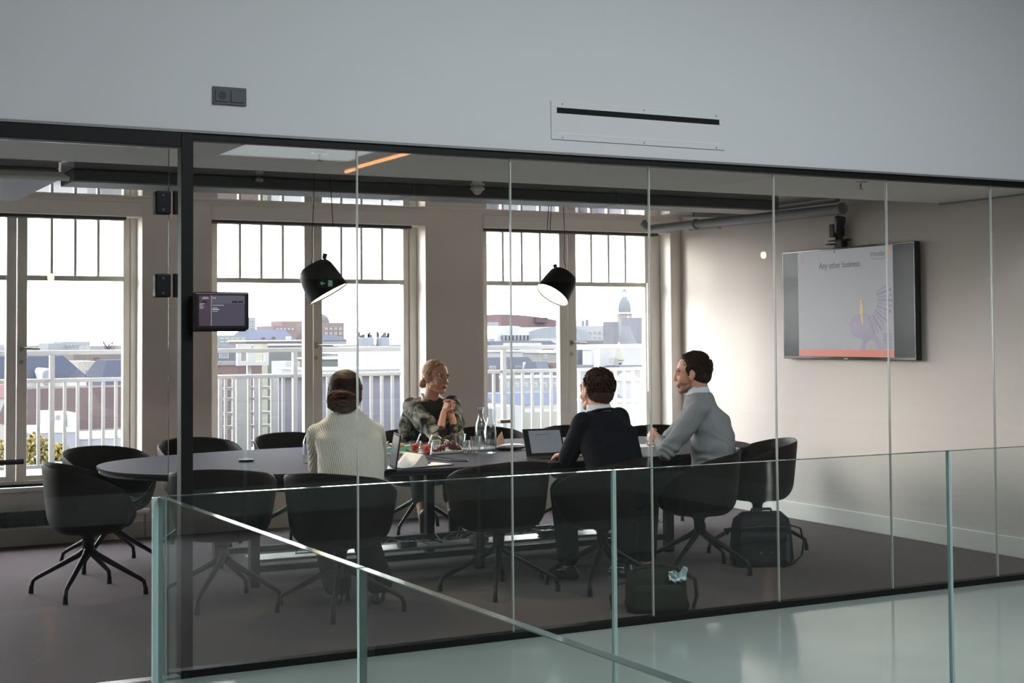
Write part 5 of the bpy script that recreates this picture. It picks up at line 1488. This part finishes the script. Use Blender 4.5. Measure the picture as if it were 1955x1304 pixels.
def tm(rgb):
    """plaster, brick and slate tones, dulled; pale ones stand in for distance haze"""
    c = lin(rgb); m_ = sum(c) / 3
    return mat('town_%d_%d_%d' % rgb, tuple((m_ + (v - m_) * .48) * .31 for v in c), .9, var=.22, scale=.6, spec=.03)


m_twin = mat('town_window_glass', (52, 55, 60), .5, var=.3, scale=1)
m_twf = mat('town_white_trim', (90, 90, 89), .6, var=.05)


PLACED = []


def ext(px0, px1, pyt, Y):
    a, b = at(px0, pyt, Y=Y), at(px1, pyt, Y=Y); return a.x, b.x, (a.z + b.z) / 2


def block(px0, px1, pyt, Y, depth, rgb, label, name='town_house', roof=None, roof_py=None, wins=None, slope=None, parapet=False, chim=()):
    """a building whose front stands at distance Y; roof: colour of a pitched roof rising to roof_py"""
    depth = min(depth, max(1.2, depth * .38))
    for _ in range(60):
        x0, x1, zt = ext(px0, px1, pyt, Y); e_ = .3 * Y / 2807 * 8 if roof else 3 * Y / 2807
        if not any(x0 - e_ < b[1] and x1 + e_ > b[0] and Y - e_ < b[3] and Y + depth + e_ > b[2] for b in PLACED): break
        Y *= 1.012; depth *= .985
    PLACED.append((x0 - e_, x1 + e_, Y - e_, Y + depth + e_))
    o = empty(name, ((x0 + x1) / 2, Y + depth / 2, GZ), 0, label, 'building')
    MB().box(x0, x1, Y, Y + depth, GZ, zt).build('wall', tm(rgb), o, world=True)
    sc_ = Y / 2807
    if roof:
        zr = at((px0 + px1) / 2, roof_py, Y=Y + (depth * .3)).z
        sl, sr = slope or (.0, .0)
        w = x1 - x0; e = .3 * sc_ * 8
        g = MB(); ya, yb, yc, yd = Y - e, Y + depth * .3, Y + depth * .7, Y + depth + e
        g.add([(x0 - e, ya, zt), (x1 + e, ya, zt), (x1 + e, yd, zt), (x0 - e, yd, zt), (x0 + w * sl, yb, zr), (x1 - w * sr, yb, zr), (x1 - w * sr, yc, zr), (x0 + w * sl, yc, zr)],
              [(0, 3, 2, 1), (0, 1, 5, 4), (1, 2, 6, 5), (2, 3, 7, 6), (3, 0, 4, 7), (4, 5, 6, 7)])
        g.build('roof', tm(roof), o, world=True)
    elif parapet:
        MB().box(x0 - 2 * sc_, x1 + 2 * sc_, Y - 2 * sc_, Y + depth, zt, zt + 3 * sc_).build('parapet', m_twf, o, world=True)
    if wins:
        for (a, b, c, d) in wins:
            p, q = at(a, b, Y=Y), at(c, d, Y=Y)
            f = MB().box(p.x, q.x, Y - 1.2 * sc_, Y - .1 * sc_, q.z, p.z).build('window', m_twf, o, world=True)
            MB().box(p.x + sc_ * 1.2, q.x - sc_ * 1.2, Y - 1.6 * sc_, Y - 1.1 * sc_, q.z + sc_ * 1.2, p.z - sc_ * 1.2).build('pane', m_twin, f, world=True)
    for (a, b, t_, rgbc) in chim:
        xa, xb, zz = ext(a, b, t_, Y + depth * .4); MB().box(xa, xb, Y + depth * .4, Y + depth * .4 + (xb - xa), zt - 2, zz).build('chimney', tm(rgbc), o, world=True)
    return o


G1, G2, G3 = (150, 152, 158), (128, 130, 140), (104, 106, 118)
BR, RD, WH = (118, 96, 88), (136, 104, 98), (176, 176, 176)
def grid(x0, x1, y0, y1, nx, ny, wf=.55, hf=.55):
    out = []
    for i in range(nx):
        for j in range(ny):
            cx = x0 + (x1 - x0) * (i + .5) / nx; cyy = y0 + (y1 - y0) * (j + .5) / ny; w = (x1 - x0) / nx * wf / 2; h = (y1 - y0) / ny * hf / 2
            out.append((cx - w, cyy - h, cx + w, cyy + h))
    return out


# left window, from far to near; skyline walls carry haze as pale colour
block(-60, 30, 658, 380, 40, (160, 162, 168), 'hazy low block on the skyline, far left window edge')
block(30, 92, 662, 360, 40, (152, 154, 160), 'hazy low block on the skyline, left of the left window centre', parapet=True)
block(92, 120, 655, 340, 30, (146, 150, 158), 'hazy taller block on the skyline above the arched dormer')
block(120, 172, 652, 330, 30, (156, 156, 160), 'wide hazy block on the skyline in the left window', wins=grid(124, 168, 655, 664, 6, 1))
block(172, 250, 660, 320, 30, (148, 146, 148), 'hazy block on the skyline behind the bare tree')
block(140, 250, 676, 120, 14, (126, 112, 104), 'brownish terrace of houses behind the mansard roofs', chim=((178, 184, 668, BR), (205, 210, 670, BR)))
block(-60, 165, 722, 42, 9, WH, 'white house with dark blue mansard roof and arched dormer, left window', roof=(62, 68, 92), roof_py=680, slope=(.0, .14))
block(193, 300, 740, 46, 9, (150, 150, 152), 'house with a steep blue slate roof, right side of the left window', roof=(70, 76, 98), roof_py=687, slope=(.22, 0))
block(150, 193, 690, 60, 8, (162, 154, 140), 'beige gabled house between the two slate roofs', wins=grid(158, 188, 700, 720, 2, 1), chim=((178, 190, 682, (122, 80, 74)),))
x0, x1, z1 = ext(80, 101, 703, 41.2)
dm = empty('arched_dormer', ((x0 + x1) / 2, 41.4, z1 - 1), 0, 'white arched dormer window on the dark mansard roof', 'dormer')
g = MB(); cx_, r_ = (x0 + x1) / 2, (x1 - x0) / 2
pr = [(cx_ + r_ * math.cos(PI * i / 12), z1 - r_ + r_ * math.sin(PI * i / 12)) for i in range(13)] + [(x0, z1 - .62), (x1, z1 - .62)]
pr = [(x1, z1 - .62)] + [(cx_ + r_ * math.cos(PI * i / 12), z1 - r_ + r_ * math.sin(PI * i / 12)) for i in range(13)] + [(x0, z1 - .62)]
def yprism(g, poly, y0, y1):
    n = len(poly); g.add([(x, y0, z) for x, z in poly] + [(x, y1, z) for x, z in poly], [tuple(range(n)), tuple(range(2 * n - 1, n - 1, -1))] + [(i, n + i, n + (i + 1) % n, (i + 1) % n) for i in range(n)])
yprism(g, pr, 41.2, 43.5); g.build('frame', m_twf, dm, world=True)
g = MB(); yprism(g, [(cx_ + (x - cx_) * .62, z1 - r_ + (z - z1 + r_) * .62) for x, z in pr], 41.1, 41.25); g.build('pane', m_twin, dm, world=True)
block(50, 300, 818, 26, 8, (150, 140, 134), 'long house with a brown tiled roof and terracotta chimney, left window', roof=(92, 66, 66), roof_py=740, slope=(.045, 0), chim=((137, 146, 757, WH), (156, 171, 782, (168, 98, 72)), (214, 224, 806, BR)))
block(-60, 48, 760, 30, 8, (166, 160, 158), 'pale house with low roof at the left edge of the left window', roof=(150, 80, 70), roof_py=735)
block(128, 152, 790, 24.6, 1.4, WH, 'small white roof cabin in front of the brown tiles', name='roof_cabin')
block(101, 122, 789, 24.4, 1.2, WH, 'white boxed dormer on the brown tiles', name='roof_dormer', wins=((105, 792, 116, 803),))
block(60, 150, 826, 19, 4, (116, 122, 140), 'flat blue grey roof extension below the brown tiles', parapet=True)
block(150, 300, 836, 17.5, 4, (126, 130, 146), 'lower flat grey roof at the right of the left window', parapet=True)

def bush(name, px, py, Y, r, cols, lab, n=420, leaf=.035, zs=1.0):
    c = at(px, py, Y=Y); rnd = random.Random(int(px)); g = MB()
    for k in range(n):
        d = Vector((rnd.gauss(0, 1), rnd.gauss(0, 1), rnd.gauss(0, 1))).normalized() * r * rnd.uniform(.3, 1) ** .6
        d.z *= zs; q = c + d; g.obox(tuple(q), (leaf, leaf * .7, leaf * .2), (rnd.uniform(0, 3), rnd.uniform(0, 3), rnd.uniform(0, 3)))
    o = empty(name, (c.x, c.y, c.z - r), 0, lab, 'plant')
    lf = g.build('foliage', mat(name + '_leaf', tuple(v * .6 for v in lin(cols[0])), .7, rgb2=tuple(v * .6 for v in lin(cols[1])), scale=6), o, world=True); lf['kind'] = 'stuff'
    t = MB(); t.tube([(c.x, c.y, c.z - r * 1.6), (c.x, c.y, c.z)], [.03, .015], 8); t.build('stem', tm(BR), o, world=True)
bush('ornamental_grass', 66, 876, 13.9, .16, ((150, 128, 40), (90, 84, 36)), 'yellow green shrub outside the left window, left of the railing post', zs=1.6)
bush('ornamental_grass', 112, 876, 14.4, .13, ((140, 122, 44), (88, 82, 40)), 'smaller yellow shrub outside the left window, right of the other', zs=1.1)
bush('ornamental_grass', -10, 880, 14.2, .2, ((150, 126, 40), (90, 84, 36)), 'yellow green shrub at the left edge of the left window')

def bare_tree(px, pyt, Y, h, lab):
    c = at(px, pyt, Y=Y); rnd = random.Random(5); o = empty('bare_tree', (c.x, Y, c.z - h), 0, lab, 'tree'); g = MB()
    g.tube([(c.x, Y, c.z - h), (c.x, Y, c.z - h * .4)], [h * .03, h * .015], 6)
    tw = MB()
    for k in range(46):
        a = rnd.uniform(0, 6.28); s = Vector((c.x, Y, c.z - h * rnd.uniform(.35, .8))); e = s + Vector((math.cos(a) * h * .16, math.sin(a) * h * .16, h * rnd.uniform(.15, .42)))
        e.z = min(e.z, c.z); tw.tube([tuple(s), tuple(s.lerp(e, .5) + Vector((0, 0, -.02 * h))), tuple(e)], [h * .008, h * .005, h * .002], 4)
    g.build('trunk', tm((110, 96, 90)), o, world=True); tw.build('branches', tm((128, 110, 104)), o, world=True)
bare_tree(207, 622, 150, 5.5, 'tall bare tree on the skyline, right part of the left window')

# middle window
block(400, 470, 640, 170, 20, (132, 150, 150), 'greenish glass fronted building left in the middle window', wins=grid(418, 468, 644, 656, 5, 2, .7, .5))
block(476, 488, 606, 430, 12, (150, 152, 160), 'slender pale tower block beside the booking tablet', wins=grid(477, 487, 610, 628, 2, 4))
block(478, 560, 648, 190, 24, (134, 118, 116), 'long building with pale blue slate roof on the skyline, middle window', roof=(96, 100, 128), roof_py=629, slope=(.1, .05))
block(522, 566, 622, 300, 30, (150, 118, 110), 'stepped reddish block on the skyline left of the window post', wins=grid(526, 562, 625, 632, 5, 1))
block(538, 578, 613, 320, 20, (154, 122, 112), 'taller reddish block crowning the stepped one')
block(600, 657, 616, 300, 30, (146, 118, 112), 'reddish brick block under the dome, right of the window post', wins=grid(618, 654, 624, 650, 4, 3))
x0, x1, z1 = ext(600, 628, 616, 372)
dmb = empty('round_dome', ((x0 + x1) / 2, 372, z1), 0, 'low grey dome on the skyline behind the left lamp', 'dome')
MB().lathe([((x1 - x0) / 2, GZ - z1)] + [((x1 - x0) / 2 * math.cos(PI / 2 * i / 8), (x1 - x0) / 2 * 1.1 * math.sin(PI / 2 * i / 8)) for i in range(9)], n=24).build('dome_shell', tm((110, 110, 120)), dmb, smooth=True)
block(400, 455, 668, 80, 10, (104, 106, 118), 'dark slate block with white attic at the left of the middle window', roof=(90, 92, 104), roof_py=658, wins=((418, 672, 436, 684),))
block(470, 582, 652, 110, 12, (134, 110, 100), 'brown brick terrace with many chimneys, middle window', parapet=True, wins=grid(478, 580, 660, 676, 9, 2), chim=((500, 506, 644, BR), (520, 526, 643, BR), (548, 556, 642, WH), (566, 570, 645, BR)))
block(505, 590, 660, 62, 8, (118, 126, 118), 'greenish grey flat roofed block left of the window post', parapet=True)
block(500, 511, 657, 60, 3, (170, 168, 130), 'cream coloured stair shaft in the middle window', name='stair_shaft')
block(545, 572, 690, 50, 4, WH, 'small white roof unit under the green grey block', name='roof_unit')
block(400, 500, 697, 44, 8, (112, 84, 80), 'dark brick house with grey tiled roof behind the slatted gate', roof=(84, 80, 82), roof_py=690)
block(612, 662, 650, 130, 10, (150, 152, 158), 'pale house with slanting glass roof right of the window post', roof=(86, 92, 108), roof_py=640, slope=(.0, .25))
block(655, 775, 660, 120, 12, (158, 156, 152), 'pale low block behind the cooling tanks', parapet=True, wins=grid(662, 768, 663, 672, 7, 1))
for a, b, t_, lab in ((700, 728, 644, 'left grey cylindrical roof tank in the middle window'), (734, 758, 644, 'right grey cylindrical roof tank in the middle window')):
    x0, x1, z1 = ext(a, b, t_, 100); o = empty('roof_tank', ((x0 + x1) / 2, 101.5, z1 - 2), 0, lab, 'tank', 'roof tanks')
    MB().lathe([((x1 - x0) / 2, -3), ((x1 - x0) / 2, 1.9), ((x1 - x0) / 2 * .9, 2)], n=20).build('tank_shell', tm((130, 136, 150)), o, smooth=True, auto=40)
    g = MB(); rnd = random.Random(a)
    for k in range(9): xx = rnd.uniform(-(x1 - x0) / 2, (x1 - x0) / 2); g.box(xx, xx + .12, 0, .12, 2, 2 + rnd.uniform(.1, .45))
    g.build('pipework', tm((104, 106, 116)), o)
block(612, 712, 686, 52, 8, (112, 118, 112), 'long flat grey green roof with white edges, middle window', parapet=True)
block(636, 700, 676, 60, 6, (160, 160, 158), 'white roof structures above the grey green roof', parapet=True, name='roof_structure')
block(708, 792, 662, 46, 8, (182, 182, 182), 'plain white block at the right of the middle window')
block(600, 792, 706, 27, 5, (160, 162, 164), 'pale flat roof just above the balcony rail, middle window', parapet=True)

# right window
x0, x1, z1 = ext(957, 1070, 600, 300)
wg = empty('wing_roof_hall', ((x0 + x1) / 2, 310, GZ), 0, 'maroon wing shaped hall on the skyline, right window', 'building')
pts = [(957, 626), (957, 600), (985, 601), (1010, 603), (1040, 607), (1060, 611), (1090, 618), (1090, 628)]
g = MB(); yprism(g, [(at(a, b, Y=300).x, at(a, b, Y=300).z) for a, b in pts], 300, 330); g.build('hall_body', tm((134, 92, 98)), wg, world=True)
p, q = at(1020, 606, Y=300), at(1042, 616, Y=300); MB().box(p.x, q.x, 299, 299.8, q.z, p.z).build('louvre_panel', tm((112, 78, 84)), wg, world=True)
x0, x1, z1 = ext(950, 1110, 640, 200)
vh = empty('vaulted_glass_hall', ((x0 + x1) / 2, 205, GZ), 0, 'white arched hall with curved glass roof under the maroon wing', 'building')
MB().box(x0, x1, 205, 225, GZ, z1 - .5).build('wall', tm(WH), vh, world=True)
for (a, b, c_, col, nm, yy) in ((948, 1012, 622, (186, 186, 188), 'front_arch', 204), (1000, 1130, 624, (140, 148, 160), 'glass_vault', 206)):
    xa, xb, zz = ext(a, b, c_, yy); zb = at(a, 652, Y=yy).z; g = MB()
    yprism(g, [(xb, zb)] + [(xa + (xb - xa) * (1 + math.cos(PI * i / 16)) / 2, zb + (zz - zb) * math.sin(PI * i / 16) ** .7) for i in range(17)] + [(xa, zb)], yy, yy + 18); g.build(nm, tm(col), vh, world=True, smooth=True, auto=30)
for k in range(8):
    a = 958 + k * 7; p, q = at(a, 640, Y=203.8), at(a + 5, 649, Y=203.8); MB().box(p.x, q.x, 203.5, 203.9, q.z, p.z).build('window', m_twin, vh, world=True)
block(925, 952, 615, 250, 20, (150, 154, 164), 'pale grey block at the left edge of the right window', wins=grid(930, 950, 620, 645, 2, 3))
block(943, 1070, 664, 130, 14, (124, 108, 108), 'long house with dark slate roof and brick ends, right window', roof=(78, 80, 96), roof_py=651, slope=(.02, .03))
block(997, 1034, 655, 96, 8, (180, 178, 174), 'white cube with a small window below the slate roof', wins=((1008, 658, 1014, 661), ))
block(925, 1000, 672, 84, 8, (160, 160, 160), 'pale roofs with cabins left in the right window', parapet=True, chim=((946, 952, 664, WH), (970, 980, 660, WH), (985, 992, 666, G3)))
block(1033, 1075, 674, 76, 6, (138, 134, 130), 'light gabled house with a round window near the window post', wins=((1037, 677, 1044, 684),), roof=(150, 150, 152), roof_py=668)
block(925, 1026, 705, 56, 7, (150, 150, 150), 'slate roofed row with four white dormers, right window', roof=(76, 80, 96), roof_py=682, wins=((934, 699, 946, 707), (956, 699, 968, 707), (984, 699, 996, 707), (1006, 699, 1017, 707)))
block(1024, 1036, 692, 54, 2, WH, 'round white chimney turret, right window', name='chimney_turret')
block(1034, 1058, 740, 50, 5, (120, 124, 132), 'steep blue slate roof with skylight near the window post', roof=(88, 98, 120), roof_py=690, slope=(.1, .0))
block(1056, 1080, 692, 52, 5, (120, 96, 92), 'small reddish gable end close to the window post')
block(950, 1075, 722, 44, 5, (134, 136, 144), 'tiered grey flats with white edges, right window', parapet=True, wins=grid(956, 1064, 728, 742, 6, 1, .7, .6), chim=((1016, 1022, 716, WH), (1044, 1050, 716, WH)))
block(930, 953, 713, 30, 4, (92, 80, 88), 'dark brick shaft at the lower left of the right window', name='brick_shaft')
block(950, 1090, 772, 24, 5, (150, 148, 142), 'light grey building with blue standing seam roof below the railing', roof=(86, 98, 130), roof_py=750, slope=(.01, 0))
block(925, 1000, 776, 22, 2.0, (134, 136, 142), 'smooth pale grey wall behind the railing, right window left pane', name='parapet_wall')
block(1000, 1090, 786, 22.5, 2.0, (130, 126, 116), 'beige grey facade with windows at its foot, right window', wins=((1020, 822, 1036, 838), (1045, 822, 1062, 838)))

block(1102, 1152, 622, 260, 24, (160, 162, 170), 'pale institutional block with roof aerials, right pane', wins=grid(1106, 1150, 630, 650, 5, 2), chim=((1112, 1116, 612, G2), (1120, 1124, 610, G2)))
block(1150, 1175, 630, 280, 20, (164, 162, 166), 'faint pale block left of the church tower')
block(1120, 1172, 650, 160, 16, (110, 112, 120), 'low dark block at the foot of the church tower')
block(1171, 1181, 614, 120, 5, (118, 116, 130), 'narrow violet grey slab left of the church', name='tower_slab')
block(1216, 1236, 606, 130, 8, (120, 122, 140), 'grey blue slab at the right edge of the right window', name='tower_slab')
# domed church tower
Yt = 180
tx, tz = at(1193, 640, Y=Yt).x, at(1193, 640, Y=Yt).z; s_ = Yt / 2807 * 1.11
tw = empty('church_tower', (tx, Yt, GZ), 0, 'church tower with grey onion dome and lantern, right window', 'tower')
zz = lambda py: at(1193, py, Y=Yt).z
MB().box(tx - 16 * s_, tx + 16 * s_, Yt - 16 * s_, Yt + 16 * s_, GZ, zz(622)).build('shaft', tm((146, 128, 120)), tw, world=True)
MB().prism([(tx + 15 * s_ * math.cos(PI / 8 + k * PI / 4), Yt + 15 * s_ * math.sin(PI / 8 + k * PI / 4)) for k in range(8)], zz(622), zz(600)).build('belfry', tm((156, 146, 134)), tw, world=True)
MB().prism([(tx + 17 * s_ * math.cos(PI / 8 + k * PI / 4), Yt + 17 * s_ * math.sin(PI / 8 + k * PI / 4)) for k in range(8)], zz(600), zz(596)).build('cornice', m_twf, tw, world=True)
H = zz(568) - zz(596)
MB().lathe([(12.5 * s_, 0), (13 * s_, H * .2), (12 * s_, H * .5), (9 * s_, H * .8), (5.5 * s_, H), (3 * s_, H * 1.06)], (tx, Yt, zz(596)), n=20).build('dome', tm((120, 126, 138)), tw, smooth=True, world=True)
for k in range(6):
    a = k * PI / 3; MB().box(tx + 4 * s_ * math.cos(a) - .6 * s_, tx + 4 * s_ * math.cos(a) + .6 * s_, Yt + 4 * s_ * math.sin(a) - .6 * s_, Yt + 4 * s_ * math.sin(a) + .6 * s_, zz(568), zz(557)).build('lantern_column', tm((138, 136, 136)), tw, world=True)
MB().lathe([(5.5 * s_, 0), (4 * s_, 3 * s_), (1.2 * s_, 5 * s_), (.4 * s_, 10 * s_)], (tx, Yt, zz(557)), n=14).build('lantern_cap', tm((116, 120, 130)), tw, world=True, smooth=True)
MB().ball((tx - 2 * s_, Yt - 16.2 * s_, zz(607)), (4 * s_, .6 * s_, 4 * s_), 16, 8).build('clock_face', m_twf, tw, world=True)
block(1178, 1216, 664, 120, 8, (160, 158, 156), 'church nave with slanting ribbed roof below the tower', roof=(120, 122, 130), roof_py=622, slope=(.55, .1))
block(1102, 1180, 668, 84, 8, (186, 184, 182), 'white gabled building left below the church', parapet=True, wins=((1152, 668, 1171, 685),))
block(1180, 1240, 662, 74, 8, (170, 170, 172), 'big pale wall with ribbed front right below the church', parapet=True)
block(1104, 1112, 668, 78, 4, (88, 94, 118), 'narrow blue glazed corner near the window post', name='glazed_corner')
x0, x1, z1 = ext(1160, 1196, 683, 62)
og = empty('ornamental_gable', ((x0 + x1) / 2, 62, z1 - 2), 0, 'grey stone ornamental gable with scrolls under the church', 'gable')
g = MB(); yprism(g, [(x0 + (x1 - x0) * u, z1 - 1.0 + 1.0 * v) for u, v in ((0, -.5), (1, -.5), (1, .0), (.95, .55), (.8, .75), (.62, .6), (.55, .95), (.4, 1.0), (.3, .7), (.12, .55), (.0, .2))], 62, 62.5); g.build('gable_stone', tm((138, 134, 130)), og, world=True)
g = MB(); g.lathe([(.20, 0), (.26, .1), (.2, .4), (.1, .8), (.02, 1.0)], (x0 + (x1 - x0) * .72, 62.2, z1 - .2), n=12); g.build('finial', tm((160, 156, 130)), og, world=True)
block(1098, 1160, 706, 52, 6, (150, 150, 152), 'pale low house with dark hipped roof, right pane', roof=(78, 80, 92), roof_py=697, slope=(.25, .1))
block(1196, 1240, 706, 54, 6, (158, 156, 154), 'pale house with dark roof and round chimney, right pane edge', roof=(84, 86, 96), roof_py=697, chim=((1196, 1210, 694, WH),))
block(1165, 1192, 745, 48, 6, (126, 70, 60), 'red brick house with orange roof right of the man in navy', roof=(170, 84, 66), roof_py=710)
block(1188, 1240, 756, 44, 6, (150, 120, 110), 'house with bright orange tiled roof, right pane', roof=(196, 96, 66), roof_py=728)
block(1204, 1226, 728, 42, 2, WH, 'white gabled dormer on the orange roof', name='roof_dormer', roof=(176, 176, 178), roof_py=712, slope=(.4, .4))
block(1160, 1190, 762, 36, 4, (100, 108, 130), 'small blue grey slate roof low in the right pane', roof=(92, 100, 124), roof_py=738, slope=(.0, .5))
block(1150, 1240, 768, 25, 4, (154, 152, 146), 'light beige wall across the bottom of the right pane', parapet=True)
